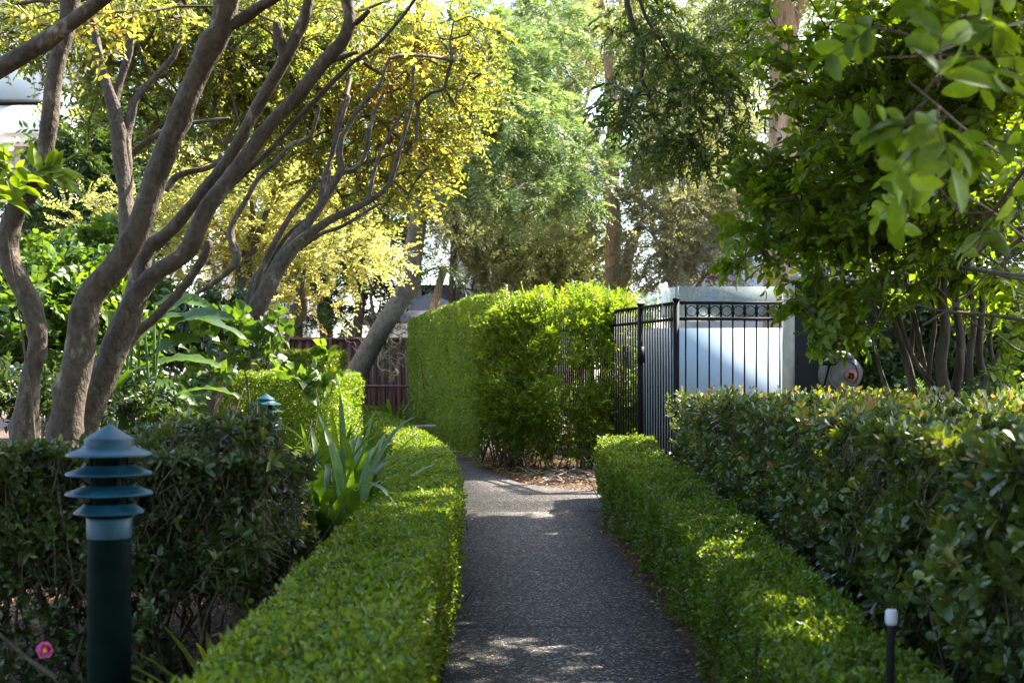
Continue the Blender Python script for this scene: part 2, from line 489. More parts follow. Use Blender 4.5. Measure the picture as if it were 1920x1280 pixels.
# ground: bark mulch
def ground_mat():
    m, nt, out = new_mat('mulch')
    tc = node(nt, 'ShaderNodeTexCoord')
    v = node(nt, 'ShaderNodeTexVoronoi', Scale=38.0)
    nt.links.new(tc.outputs['Object'], v.inputs[0])
    n1 = node(nt, 'ShaderNodeTexNoise', Scale=3.0, Detail=8.0, Roughness=.7)
    nt.links.new(tc.outputs['Object'], n1.inputs[0])
    sep = node(nt, 'ShaderNodeSeparateColor')
    nt.links.new(v.outputs['Color'], sep.inputs[0])
    r = ramp(nt, sep.outputs[0], [(0, (.035, .018, .011)), (.5, (.085, .042, .024)), (.85, (.15, .08, .045)), (1, (.24, .15, .09))])
    r2 = ramp(nt, n1.outputs['Fac'], [(.3, (.5, .5, .5)), (.7, (1.15, 1.1, 1.0))])
    mu = node(nt, 'ShaderNodeMix', data_type='RGBA', blend_type='MULTIPLY')
    mu.inputs[0].default_value = 1
    nt.links.new(r.outputs[0], mu.inputs[6])
    nt.links.new(r2.outputs[0], mu.inputs[7])
    p = node(nt, 'ShaderNodeBsdfPrincipled', Roughness=.9)
    nt.links.new(mu.outputs[2], p.inputs['Base Color'])
    b = node(nt, 'ShaderNodeBump', Strength=1.0, Distance=.03)
    nt.links.new(v.outputs['Distance'], b.inputs['Height'])
    nt.links.new(b.outputs[0], p.inputs['Normal'])
    nt.links.new(p.outputs[0], out.inputs[0])
    return m


def path_mat():
    m, nt, out = new_mat('exposed_aggregate')
    tc = node(nt, 'ShaderNodeTexCoord')
    v = node(nt, 'ShaderNodeTexVoronoi', Scale=105.0)
    nt.links.new(tc.outputs['Object'], v.inputs[0])
    sep = node(nt, 'ShaderNodeSeparateColor')
    nt.links.new(v.outputs['Color'], sep.inputs[0])
    r = ramp(nt, sep.outputs[0], [(0, (.017, .0145, .0135)), (.4, (.045, .039, .036)), (.72, (.080, .070, .064)), (.87, (.15, .13, .115)), (1, (.42, .38, .34))])
    n1 = node(nt, 'ShaderNodeTexNoise', Scale=1.4, Detail=6.0, Roughness=.6)
    nt.links.new(tc.outputs['Object'], n1.inputs[0])
    r2 = ramp(nt, n1.outputs['Fac'], [(.3, (.72, .72, .74)), (.7, (1.1, 1.07, 1.02))])
    mu = node(nt, 'ShaderNodeMix', data_type='RGBA', blend_type='MULTIPLY')
    mu.inputs[0].default_value = 1
    nt.links.new(r.outputs[0], mu.inputs[6])
    nt.links.new(r2.outputs[0], mu.inputs[7])
    p = node(nt, 'ShaderNodeBsdfPrincipled', Roughness=.75)
    p.inputs['Specular IOR Level'].default_value = .2
    nt.links.new(mu.outputs[2], p.inputs['Base Color'])
    b = node(nt, 'ShaderNodeBump', Strength=.9, Distance=.006, invert=True)
    nt.links.new(v.outputs['Distance'], b.inputs['Height'])
    nt.links.new(b.outputs[0], p.inputs['Normal'])
    nt.links.new(p.outputs[0], out.inputs[0])
    return m


M['ground'] = ground_mat()
M['path'] = path_mat()

# ------------------------------------------------------------------ ground and path
def sheet(name, mat, xs, ys, zf):
    X, Y = np.meshgrid(xs, ys, indexing='ij')
    V = np.stack([X, Y, zf(X, Y)], -1)
    n, k = len(xs), len(ys)
    i, j = np.meshgrid(np.arange(n - 1), np.arange(k - 1), indexing='ij')
    Q = np.stack([i * k + j, (i + 1) * k + j, (i + 1) * k + j + 1, i * k + j + 1], -1)
    return MB().add(V.reshape(-1, 3), Q.reshape(-1, 4)).build(name, mat)


def pl_x(y):   # left edge of the path
    return np.interp(y, [-3, 2, 5, 7, 9.76, 12.8, 15, 17, 20, 24, 30], [-.30, -.28, -.27, -.32, -.40, -.49, -.58, -.72, -1.1, -1.9, -3.1])


def pr_x(y):
    return np.interp(y, [-3, 2, 5, 7.3, 9.8, 11.4], [.8, .78, .77, .76, .71, .80])


gxs = np.concatenate([[-400, -120, -40, -15], np.arange(-8, 8.01, .16), [15, 40, 120, 400]])
gys = np.concatenate([[-60, -20, -6], np.arange(-2, 30, .16), [40, 70, 150, 400]])


def on_path(X, Y):
    a = (X > pl_x(Y) - .02) & (Y < 13.2) & (X < np.where(Y < 11.4, pr_x(Y) + .02, 1.9))
    b = (X > pl_x(Y) - .02) & (X < pl_x(Y) + .55) & (Y >= 13) & (Y < 30)
    return a | b


def zf(X, Y):
    P = np.stack([X, Y, 0 * X], -1)
    z = .012 * lump(P, 2.5) + .008 * lump(P, 9, 3)
    near = np.minimum.reduce([on_path(X + dx, Y + dy).astype(float) for dx in (-.2, 0, .2) for dy in (-.2, 0, .2)])
    any_ = np.maximum.reduce([on_path(X + dx, Y + dy).astype(float) for dx in (-.2, 0, .2) for dy in (-.2, 0, .2)])
    return np.where(any_ > 0, -.03, z * .8)


tag(sheet('ground', M['ground'], gxs, gys, zf), kind='structure')

pb = MB()
def slab(ys, rx):
    ys = np.asarray(ys)
    a = np.stack([pl_x(ys), ys, 0 * ys + .006], 1)
    b = np.stack([rx(ys), ys, 0 * ys + .006], 1)
    n = len(ys)
    V = np.concatenate([a, b, a - [0, 0, .1], b - [0, 0, .1]])
    i = np.arange(n - 1)
    Q = np.concatenate([np.stack([i, n + i, n + i + 1, i + 1], 1), np.stack([i, i + 1, 2 * n + i + 1, 2 * n + i], 1),
                        np.stack([n + i, 3 * n + i, 3 * n + i + 1, n + i + 1], 1)])
    pb.add(V, Q)


slab(np.linspace(-3, 6.1, 40), pr_x)
slab(np.linspace(6.112, 11.3, 30), pr_x)
def rx2(y):
    far = np.interp(y, [11.312, 11.7, 12.3, 13.0, 13.4, 14.2, 15.2, 16.5, 20, 24, 30], [.86, 1.5, 2.6, 2.4, .75, .12, -.12, -.28, -.62, -1.35, -2.5])
    return far
slab(np.concatenate([np.linspace(11.312, 14.5, 30), np.linspace(14.7, 30, 40)]), rx2)
tag(pb.build('path', M['path']), kind='structure')

# ------------------------------------------------------------------ foliage helpers
def randu(n):
    return unit(rs.normal(size=(n, 3)))


def lod(base, d, k=.0022):
    return np.maximum(base, d * k)


def hedge_leaves(path, hw, h, nleaf, base, mat, name, parent, top_lump=.03, inner=.35, z0=.04, asp=.6, style='quad', lodk=.0022,
                 wild=None, bare=.10, holes=.72, rnd_top=None, round_=.06, seed=0.0, ends=(True, True)):
    """clipped hedge: leaves on the skin of a swept box plus a filling of inner leaves"""
    path = np.array(path, float)
    seg = np.linalg.norm(np.diff(path[:, :2], axis=0), axis=1)
    cum = np.concatenate([[0], np.cumsum(seg)])
    S = np.linspace(0, cum[-1], 600)
    px, py = np.interp(S, cum, path[:, 0]), np.interp(S, cum, path[:, 1])
    HW = np.interp(S, cum, np.broadcast_to(hw, len(path)))
    HH = np.interp(S, cum, np.broadcast_to(h, len(path)))
    d = np.hypot(px, py)
    per = 2 * HH + 2 * HW
    dens = per / lod(base, d, lodk) ** 2
    cdf = np.cumsum(dens)
    cdf /= cdf[-1]
    mb = MB()
    for part, frac in (('skin', 1 - inner), ('core', inner)):
        n = int(nleaf * frac)
        s = np.interp(rs.random(n), cdf, S)
        cap = np.zeros(n, bool)
        if part == 'skin':
            ncap = int(n * .03)
            if ends[0]: s[:ncap] = 0; cap[:ncap] = True
            if ends[1]: s[ncap:2 * ncap // 1] = cum[-1]; cap[ncap:2 * ncap] = True
        x0, y0 = np.interp(s, S, px), np.interp(s, S, py)
        tx, ty = np.interp(s, S, np.gradient(px, S)), np.interp(s, S, np.gradient(py, S))
        tl = np.hypot(tx, ty)
        tx, ty = tx / tl, ty / tl
        w, hh = np.interp(s, S, HW), np.interp(s, S, HH)
        q = rs.random(n) * (2 * hh + 2 * w)
        left, right = q < hh, q > hh + 2 * w
        zz = np.where(left, q, np.where(right, 2 * hh + 2 * w - q, hh))
        vv = np.where(left, -w, np.where(right, w, q - hh - w))
        if cap.any():
            vv[cap] = rs.uniform(-1, 1, cap.sum()) * w[cap]
            zz[cap] = rs.random(cap.sum()) * hh[cap]
        nl = np.where(left, -1.0, np.where(right, 1.0, 0.0))
        nl[cap] = 0
        nz = np.where(left | right | cap, 0.0, 1.0)
        # soften the upper edges
        ed = np.minimum(w - np.abs(vv), hh - zz)
        corner = np.clip(1 - (np.maximum(w - np.abs(vv), hh - zz)) / round_, 0, 1)
        nrm = np.stack([ty * nl, -tx * nl, nz], 1)
        along = np.where(s < cum[-1] / 2, -1.0, 1.0) * cap
        nrm += np.stack([tx * along, ty * along, 0 * s], 1)
        P = np.stack([x0 + ty * vv, y0 - tx * vv, zz], 1)
        if part == 'core':
            k = rs.random(n) ** .7
            cvec = np.stack([x0, y0, hh * rs.uniform(.25, .8, n)], 1)
            P = P + (cvec - P) * (k * .8)[:, None]
            P[:, 2] = np.maximum(P[:, 2], z0)
        else:
            P = P - nrm * (np.minimum(rs.exponential(.022, n), .09) + corner * .02)[:, None]
            P += nrm * (rs.random(n) < .06)[:, None] * (rs.random(n) * .035)[:, None]
            P += nrm * (top_lump * lump(P, 3.2, seed) + top_lump * .5 * lump(P, 9, seed + 2))[:, None]
            if wild is not None:
                P, nrm = wild(P, nrm)
            keep = P[:, 2] > z0 + bare * (lump(P, 6, seed + 5) + .4) * (nz < .5)
            keep &= ~((lump(P, 5.5, seed + 9) > holes) & (rs.random(n) < .85))
            P, nrm = P[keep], nrm[keep]
        n = len(P)
        dd = np.hypot(P[:, 0], P[:, 1])
        L = lod(base, dd, lodk) * rs.uniform(.7, 1.3, n) * (1.35 if part == 'core' else 1)
        ax = unit(nrm * .55 + randu(n) + np.array([0, 0, .35]))
        nn = unit(nrm * .8 + randu(n) * .9 + np.array([0, 0, .35]))
        r = np.clip(rs.random(n) * .75 + .22 * lump(P, 2.0, seed + 8) + .12, 0, 1)
        r = np.where(rs.random(n) < .985, np.minimum(r, .92), 1.0)
        if rnd_top is not None and part == 'skin':
            r = rnd_top(P, nrm, r)
        mb.leaves(P, ax, nn, L, L * asp, style, r)
    return mb.build(name, mat, parent)


def stems(parent, P0, P1, r, mat, name='stems', wob=.03, sides=4):
    n = len(P0)
    k = 4
    mb = MB()
    prev, pr = P0, np.broadcast_to(r, n)
    for i in range(1, k + 1):
        t = i / k
        cur = P0 + (P1 - P0) * t + rs.normal(size=(n, 3)) * wob * (i < k)
        nr = np.broadcast_to(r, n) * (1 - .6 * t)
        mb.sticks(prev, cur, pr, nr, sides)
        prev, pr = cur, nr
    return mb.join_into(parent, mat)


def rosettes(mb, P, D, L, asp, nl, style, spread=(.5, 1.25), rnd=None, r_tip=None):
    """whorls of leaves at twig ends"""
    n = len(P)
    D = unit(D)
    u = unit(np.cross(D, randu(n)))
    w = np.cross(D, u)
    for k in range(nl):
        a = k * 2.399 + rs.normal(size=n) * .3
        rad = np.cos(a)[:, None] * u + np.sin(a)[:, None] * w
        sp = (spread[0] + (spread[1] - spread[0]) * (k + .5) / nl + rs.normal(size=n) * .15)[:, None]
        ax = D * np.cos(sp) + rad * np.sin(sp)
        nn = D * np.sin(sp) - rad * np.cos(sp) + rs.normal(size=(n, 3)) * .25
        base = P - D * (L * .25 * k / nl)[:, None]
        r = rs.random(n) if rnd is None else np.clip(rnd + rs.normal(size=n) * .08, 0, 1)
        mb.leaves(base, ax, nn, L * rs.uniform(.75, 1.15, n), L * asp, style, r)


def sprays(mb, O, D, length, nl, L, asp, style, droop=.25, ang=1.0, planar=.35, rnd=None, tw=None, twr=.0025, mirror=True, taper=.0, curl=.12, rvar=.12):
    """leafy shoots: leaves set alternately along drooping twigs"""
    n = len(O)
    D = unit(D)
    length = np.broadcast_to(length, n)
    L = np.broadcast_to(L, n)
    side0 = unit(np.cross(D, np.array([0, 0, 1.0]) + rs.normal(size=(n, 3)) * planar))
    up0 = np.cross(side0, D)
    r0 = rs.random(n) if rnd is None else rnd
    prev = O
    for j in range(nl):
        t = (j + .6) / nl
        p = O + D * (length * t)[:, None] - np.array([0, 0, 1.0]) * (droop * length * t * t)[:, None]
        tg = unit(D - np.array([0, 0, 1.0]) * (2 * droop * t))
        sgns = (1, -1) if mirror else ((1,) if j % 2 else (-1,))
        for sg in sgns:
            a = ang + rs.normal(size=n) * .22
            ax = tg * np.cos(a)[:, None] + side0 * (sg * np.sin(a))[:, None] + rs.normal(size=(n, 3)) * .16
            nn = up0 + rs.normal(size=(n, 3)) * .35
            Lj = L * rs.uniform(.75, 1.2, n) * (1 - taper * abs(2 * t - .9))
            mb.leaves(p, ax, nn, Lj, Lj * asp, style, np.clip(r0 + rs.normal(size=n) * rvar, 0, 1), curl)
        if tw is not None and (j % 3 == 2 or j == nl - 1):
            tw.sticks(prev, p, twr, twr * .7)
            prev = p


def grow(nodes, targets, seg=.18, wob=.12, arc=.1, rmin=.003, power=2.4, rmax=None):
    """branches: every target is joined to the nearest point already grown"""
    N = [np.array(p, float) for p in nodes]
    par = [-1] * len(N)
    base = len(N)
    tg = np.array(targets)
    arr = np.zeros((len(N) + len(tg) * 14 + 100, 3))
    arr[:base] = N
    cnt = base
    parl = list(par)
    dmin = np.min(np.linalg.norm(tg[:, None] - arr[None, :base], axis=2), 1)
    ends = []
    for i in np.argsort(dmin):
        p = tg[i]
        dd = np.linalg.norm(arr[:cnt] - p, axis=1) + .35 * np.maximum(arr[:cnt, 2] - p[2], 0)
        b = int(np.argmin(dd))
        a = arr[b].copy()
        L = np.linalg.norm(p - a)
        k = int(min(max(1, math.ceil(L / seg)), 12))
        off = rs.normal(size=3) * wob * L
        prev = b
        for q in range(1, k + 1):
            t = q / k
            c = a + (p - a) * t + off * math.sin(math.pi * t) * .6 + np.array([0, 0, arc * L * math.sin(math.pi * t)])
            if cnt >= len(arr):
                arr = np.concatenate([arr, np.zeros((5000, 3))])
            arr[cnt] = c
            parl.append(prev)
            prev = cnt
            cnt += 1
        ends.append((cnt - 1, prev))
    acc = np.zeros(cnt)
    for i in range(cnt - 1, base - 1, -1):
        if acc[i] == 0: acc[i] = rmin ** power
        if parl[i] >= base: acc[parl[i]] += acc[i]
    r = acc ** (1 / power)
    if rmax: r = np.minimum(r, rmax)
    idx = np.arange(base, cnt)
    pa = np.array(parl[base:])
    rp = np.where(pa >= base, r[np.maximum(pa, 0)], r[idx])
    A, B = arr[pa], arr[idx]
    e = np.array([x[0] for x in ends])
    pe = np.array(parl)[e]
    return dict(A=A, B=B, ra=np.minimum(rp, r[idx] * 1.6), rb=r[idx], tip=arr[e], dir=unit(arr[e] - arr[pe]))


def blob_points(blobs, n):
    """random points in ellipsoids (px, py, d, rx, ry, rd)"""
    B = np.array(blobs, float)
    vol = B[:, 3] * B[:, 4] * np.sqrt(B[:, 5]) * (B[:, 6] if B.shape[1] > 6 else 1)
    k = rs.choice(len(B), n, p=vol / vol.sum())
    v = randu(n) * (rs.random(n) ** .42)[:, None]
    b = B[k]
    d = b[:, 2] + v[:, 1] * b[:, 5]
    sx = b[:, 2] / F
    P = np.stack([(b[:, 0] - CX) * sx + v[:, 0] * b[:, 3] * sx, d, EYE - (b[:, 1] - HY) * sx - v[:, 2] * b[:, 4] * sx], 1)
    return P


def stem_pts(pts, d):
    """photo outline of a limb -> world polyline + radii; d is one distance or one per point"""
    pts = np.array(pts, float)
    dd = np.broadcast_to(d, len(pts)).astype(float)
    P = np.stack([(pts[:, 0] - CX) / F * dd, dd, EYE - (pts[:, 1] - HY) / F * dd], 1)
    # widths were read along the row, so a leaning limb is thinner than that
    tv = np.gradient(pts[:, :2], axis=0)
    lean = np.clip(np.abs(tv[:, 1]) / np.maximum(np.hypot(tv[:, 0], tv[:, 1]), 1e-6), .66, 1)
    return P, pts[:, 2] * .5 * dd / F * lean * .94


# ------------------------------------------------------------------ camera, sun, sky
cam_d = bpy.data.cameras.new('camera')
cam_o = bpy.data.objects.new('camera', cam_d)
COL.objects.link(cam_o)
cam_o.location = (0, 0, EYE)
cam_o.rotation_euler = (R(90), 0, 0)
cam_d.sensor_width = 36
cam_d.lens = F / 1920 * 36
cam_d.shift_y = (HY - 640) / 1920
cam_d.clip_start, cam_d.clip_end = .05, 2000
cam_d.dof.use_dof = True
cam_d.dof.focus_distance = 8.5
cam_d.dof.aperture_fstop = 5.6
sc.camera = cam_o

SUN_AZ, SUN_EL = 56.0, 46.0
sd = np.array([math.sin(R(SUN_AZ)) * math.cos(R(SUN_EL)), math.cos(R(SUN_AZ)) * math.cos(R(SUN_EL)), math.sin(R(SUN_EL))])
sun_d = bpy.data.lights.new('sun', 'SUN')
sun_d.energy = 5.0
sun_d.angle = R(.53)
sun_d.color = (1.0, .93, .82)
sun_o = bpy.data.objects.new('sun', sun_d)
COL.objects.link(sun_o)
import mathutils
sun_o.rotation_euler = mathutils.Vector(-sd).to_track_quat('-Z', 'Y').to_euler()
sun_o.location = (10, 5, 15)

w = bpy.data.worlds.new('World')
sc.world = w
w.use_nodes = True
nt = w.node_tree
nt.nodes.clear()
sky = nt.nodes.new('ShaderNodeTexSky')
sky.sky_type = 'NISHITA'
sky.sun_disc = False
sky.sun_elevation = R(SUN_EL)
sky.sun_rotation = R(SUN_AZ)
sky.dust_density = 1.5
bg = nt.nodes.new('ShaderNodeBackground')
bg.inputs[1].default_value = .125
wo = nt.nodes.new('ShaderNodeOutputWorld')
nt.links.new(sky.outputs[0], bg.inputs[0])
nt.links.new(bg.outputs[0], wo.inputs[0])

sc.view_settings.view_transform = 'Standard'
sc.view_settings.look = 'None'
sc.view_settings.exposure = 2.8
sc.view_settings.gamma = 1
sc.render.engine = 'CYCLES'
cy = sc.cycles
cy.use_denoising = True
cy.denoiser = 'OPENIMAGEDENOISE'
cy.max_bounces = 8
cy.diffuse_bounces = 4
cy.glossy_bounces = 3
cy.transmission_bounces = 5
cy.transparent_max_bounces = 12
cy.caustics_reflective = False
cy.caustics_refractive = False
cy.sample_clamp_indirect = 8

# ------------------------------------------------------------------ bollard lights
def bollard(loc, label):
    g = 'teal bollard lights in the left garden bed'
    t = empty('bollard_light', loc, label, 'bollard light', g)
    x, y, z = loc
    m = .0013125
    def prof(rows):            # (photo row relative to the tip, half width in photo pixels)
        return [(hw * m, 1.082 - row * m) for row, hw in rows]
    MB().lathe(loc, prof([(400, 40), (168, 40), (166, 38.5)]) + [(0, 1.082 - 166 * m)], 40).build('post', M['post_green'], t, True)
    MB().lathe(loc, [(0, 0), (.085, 0), (.085, .018), (.06, .024)] , 36).build('base_plate', M['post_green'], t)
    MB().lathe(loc, [(.0525, .03), (.0525, .60)], 36).build('lower_post', M['post_green'], t, True)
    MB().lathe(loc, prof([(212, 41), (176, 41.5), (174, 40)]) + [(0, 1.082 - 174 * m)], 40).build('collar', M['teal'], t, True)
    MB().lathe(loc, prof([(176, 30), (50, 30)]), 30).build('inner_column', M['post_green'], t, True)
    MB().lathe(loc, prof([(0, .5), (1, 3), (26, 43), (28, 45), (31, 45.5), (40, 46), (44, 50), (52, 72), (55, 77), (58, 78), (59, 76), (52, 46), (50, 10)]), 48, True).build('cap', M['teal'], t, True)
    for r0, hw in ((76, 79), (113, 80), (148, 64)):
        MB().lathe(loc, prof([(r0, 44), (r0 + 3, 48), (r0 + 14, hw - 2), (r0 + 17, hw), (r0 + 18.5, hw - 1), (r0 + 11, 50), (r0 + 10, 30)]), 48, True).build('louvre', M['teal'], t, True)
    for a in (45, 135, 225, 315):
        MB().box((x + .047 * math.cos(R(a)), y + .047 * math.sin(R(a)), 1.082 - 110 * m), (.008, .008, .14)).build('spacer_rod', M['black'], t)
    return t


bollard((gx(205, 3.15), 3.15, 0), 'large nearby teal bollard light with louvred head, out of focus at the left')
bollard((gx(499, 8.7), 8.7, 0), 'small distant teal bollard light poking above the dark left hedge')

# ------------------------------------------------------------------ pool fence
A0 = np.array([gx(1268, 14.0), 14.0, 0])
FT = 2.0
def fence_panel(name, p0, p1, gap, label, rings, posts, top=FT, drop=.175, cat='fence', group=None):
    p0, p1 = np.array(p0, float), np.array(p1, float)
    t = empty(name, p0, label, cat, group)
    L = np.linalg.norm((p1 - p0)[:2])
    rz = math.atan2(p1[1] - p0[1], p1[0] - p0[0])
    u = np.array([math.cos(rz), math.sin(rz), 0])
    mid = (p0 + p1) / 2
    for z in (top, top - drop, .12):
        MB().box((mid[0], mid[1], z), (L, .036, .032), rz).build('rail', M['black'], t)
    n = int(L / gap)
    for i in range(n):
        s = (i + .8) * L / (n + .6)
        c = p0 + u * s
        zt = top - drop if rings else top
        MB().box((c[0], c[1], (.10 + zt) / 2), (.016, .016, zt - .10), rz).build('picket', M['black'], t)
        if rings:
            MB().box((c[0], c[1], top - drop / 2), (.022, .02, drop - .04), rz).build('spacer', M['black'], t)
            k = c + u * (L / (n + .6)) * .5
            MB().ring((k[0], k[1], top - drop / 2), .055, .0055, (-u[1], u[0], 0)).build('ring', M['black'], t, True)
    for s in posts:
        c = p0 + u * s
        MB().box((c[0], c[1], (top + .03) / 2), (.06, .06, top + .03), rz).build('post', M['black'], t)
        MB().box((c[0], c[1], top + .04), (.076, .076, .02), rz).build('post_cap', M['black'], t)
    return t


fence_panel('pool_fence', A0, (gx(1480, 14.0), 14.0, 0), .134, 'black metal pool fence panel with a row of rings beneath its top rail', True, [0.0])
u2 = unit(np.array([-.285, .958, 0]))
gate_end = A0 + u2 * 1.02
fence_panel('pool_gate', A0 + u2 * .06, gate_end, .08, 'black metal pool gate between the corner post and its tall latch post', False, [], cat='gate')
fence_panel('pool_fence', gate_end, gate_end + u2 * 3.4, .08, 'plain black picket pool fence running away behind the tall clipped hedge', False, [0.0, 1.7, 3.36])
# gate latch
t = empty('gate_latch', gate_end + np.array([.0, -.05, 1.45]), 'black latch housing fixed on the gate post', 'latch')
c = np.array(t.location)
MB().box(c + [0.0, 0, 0], (.075, .06, .19), .2).build('latch_body', M['black'], t)
MB().lathe(c + [0, 0, .09], [(.024, 0), (.024, .05), (.015, .062), (0, .064)], 16).build('latch_knob', M['black'], t)

# clear sheets on the fence
def pane(name, p0, p1, z0, z1, th, mat, label, cat):
    p0, p1 = np.array(p0, float), np.array(p1, float)
    L = np.linalg.norm((p1 - p0)[:2])
    rz = math.atan2(p1[1] - p0[1], p1[0] - p0[0])
    mid = (p0 + p1) / 2
    o = MB().box((mid[0], mid[1], (z0 + z1) / 2), (L, th, z1 - z0), rz).build(name, mat)
    return tag(o, label, cat)


pane('glass_sheet', A0 + [.0, .09, 0], (gx(1474, 14.1), 14.09, 0), 1.80, 2.185, .008, M['glass'], 'wide weathered clear sheet fixed behind the top of the ringed fence panel', 'glass sheet')
pane('glass_sheet', A0 + u2 * .07 + [.05, 0, 0], A0 + u2 * .62 + [.05, 0, 0], 1.86, 2.185, .008, M['glass2'], 'greenish clear sheet on the gate beside the corner post', 'glass sheet')
pane('glass_sheet', A0 + u2 * .65 + [.05, 0, 0], A0 + u2 * 1.16 + [.05, 0, 0], 1.83, 2.165, .008, M['glass2'], 'second greenish clear sheet on the gate, left of the hanging paper', 'glass sheet')
pane('pool_screen', (gx(1196, 15.4), 15.4, 0), (gx(1500, 15.4), 15.4, 0), .05, EYE + 90 * 15.4 / F, .03, M['panel'], 'smooth pale blue screen panel standing behind the black pool fence', 'screen panel')
# paper hung on the sheet
pp = MB()
a = at(1234, 533, 14.45); b = at(1250, 592, 14.45)
us = np.linspace(0, 1, 5); vs = np.linspace(0, 1, 9)
V = []
for v in vs:
    for u_ in us:
        V.append([a[0] + (b[0] - a[0]) * u_ + .012 * v + .02 * math.sin(v * 3) , 14.30 + .02 * math.sin(v * 4 + u_ * 2) + .09 * u_, a[2] + (b[2] - a[2]) * v + .02 * (u_ > .5) * (1 - v)])
V = np.array(V)
n = len(V)
i, j = np.meshgrid(np.arange(8), np.arange(4), indexing='ij')
Q = np.stack([i * 5 + j, i * 5 + j + 1, (i + 1) * 5 + j + 1, (i + 1) * 5 + j], -1).reshape(-1, 4)
pp.add(V, Q).add(V + [0, .004, 0], Q[:, ::-1])
tag(pp.build('paper_sheet', M['paper']), 'curled white paper sheet hanging over the gate top by the corner post', 'paper')

# ------------------------------------------------------------------ garden wall on the right with the hose reel
t = empty('garden_wall', (gx(1484, 13.4), 13.4, 0), 'dark charcoal garden wall with a beige end face behind the hose reel', 'wall')
x0 = gx(1490, 13.4)
MB().box((x0 + 3.0, 13.55, 1.1), (6.0, .30, 2.2)).build('wall_face', M['charcoal'], t)
MB().box((x0 - .034, 13.55, 1.085), (.068, .304, 2.17)).build('end_face', M['concrete'], t)
MB().box((x0 + 2.98, 13.55, 2.225), (6.06, .36, .045)).build('coping', M['concrete'], t)

c = at(1572, 700, 12.9)
t = empty('hose_reel', c, 'grey plastic wall hose reel with a rusty round badge', 'hose reel')
pr_ = [(.0, -.17), (.10, -.17), (.17, -.155), (.198, -.11), (.208, -.03), (.208, .05), (.19, .11), (.15, .15), (.08, .168), (.0, .172)]
# rounded housing lying with its axis toward the viewer, egg-shaped
mb = MB().lathe((0, 0, 0), pr_, 48)
V = mb.v[0].astype(float)
V = np.stack([V[:, 0], V[:, 2], V[:, 1]], 1)
V[:, 0] *= np.where(V[:, 0] > 0, 1.08, .92)
V[:, 2] *= np.where(V[:, 2] < 0, 1.0, .93)
V[:, 0] += .03 * V[:, 2]
mb.v[0] = (V + c).astype(np.float32)
mb.build('housing', M['reel'], t, True)
MB().tube([c + [-.15, -.165, .17], c + [-.06, -.18, .185], c + [.03, -.175, .18], c + [.1, -.15, .15]], [.03, .04, .038, .025], 10).build('handle', M['reel'], t, True)
MB().tube([c + [-.20, -.13, .10], c + [-.14, -.178, .105], c + [-.07, -.185, .108]], [.022, .026, .022], 10).build('hose_slot', M['black'], t, True)
MB().ring(c + [.01, -.165, -.01], .15, .010, (0, 1, 0), 40).build('rim', M['reel'], t, True)
mbx = MB().lathe((0, 0, 0), [(0, 0), (.055, 0), (.06, .008), (.06, .02)], 32)
V = mbx.v[0].astype(float)
mbx.v[0] = (np.stack([V[:, 0], -.015 + V[:, 2], V[:, 1]], 1) + c + [.08, -.175, -.02]).astype(np.float32)
mbx.build('badge', M['reel_red'], t, True)
bc = c + [.08, -.197, -.02]
MB().box(bc + [-.002, 0, .018], (.05, .01, .016)).box(bc + [.018, 0, .0], (.015, .0104, .03)).box(bc + [-.016, 0, -.008], (.022, .0102, .045), 0, .5).box(bc + [.012, 0, -.025], (.03, .0106, .014), 0, -.6).build('badge_mark', M['black'], t)
MB().tube([c + [-.13, -.19, .10], c + [-.16, -.20, .0], c + [-.2, -.21, -.15], c + [-.23, -.22, -.35], c + [-.22, -.25, -.6]], [.011] * 5, 8).build('hose', M['post_green'], t, True)

# ------------------------------------------------------------------ brown fence, railing, edging at the end of the garden
yb = 27.0
t = empty('board_fence', (gx(640, yb), yb, 0), 'dark brown ribbed metal fence across the back of the garden', 'fence')
xa, xb = gx(505, yb), gx(960, yb)
zt = EYE + 70 * yb / F
mb = MB()
n = 60
xs = np.linspace(xa, xb, n)
for i in range(n - 1):
    off = 0 if i % 2 else .035
    mb.box(((xs[i] + xs[i + 1]) / 2, yb + off, zt / 2), (xs[i + 1] - xs[i] + .002, .02, zt - .04))
mb.build('ribbed_sheet', M['brown_fence'], t)
MB().box(((xa + xb) / 2, yb, zt + .0), (xb - xa, .07, .06)).build('top_rail', M['brown_fence'], t)
for px in (541, 620, 700, 780):
    MB().box((gx(px, yb), yb - .045, zt / 2), (.06, .05, zt + .02)).build('post', M['brown_fence'], t)

yr = 24.5
t = empty('hand_railing', (gx(720, yr), yr, 0), 'low reddish brown metal hand railing in front of the dark board fence', 'railing')
zr = EYE - 19 * yr / F
xa, xb = gx(640, yr), gx(800, yr)
MB().tube([(xa, yr, zr), ((xa + xb) / 2, yr, zr), (xb, yr, zr)], [.026] * 3, 10).build('top_rail', M['brown_rail'], t, True)
MB().box(((xa + xb) / 2, yr, .1), (xb - xa, .03, .04)).build('bottom_rail', M['brown_rail'], t)
for k in range(17):
    x = xa + .05 + k * (xb - xa - .1) / 16
    MB().box((x, yr, zr / 2 + .04), (.022, .022, zr - .1)).build('baluster', M['brown_rail'], t)

P, r = stem_pts([(770, 800, 9), (800, 799, 9), (835, 799, 9)], 20.5)
tag(MB().tube(P, r, 10).build('edging_rail', M['pipe'], smooth=True), 'short pale horizontal rail at the foot of the tall clipped hedge', 'rail')

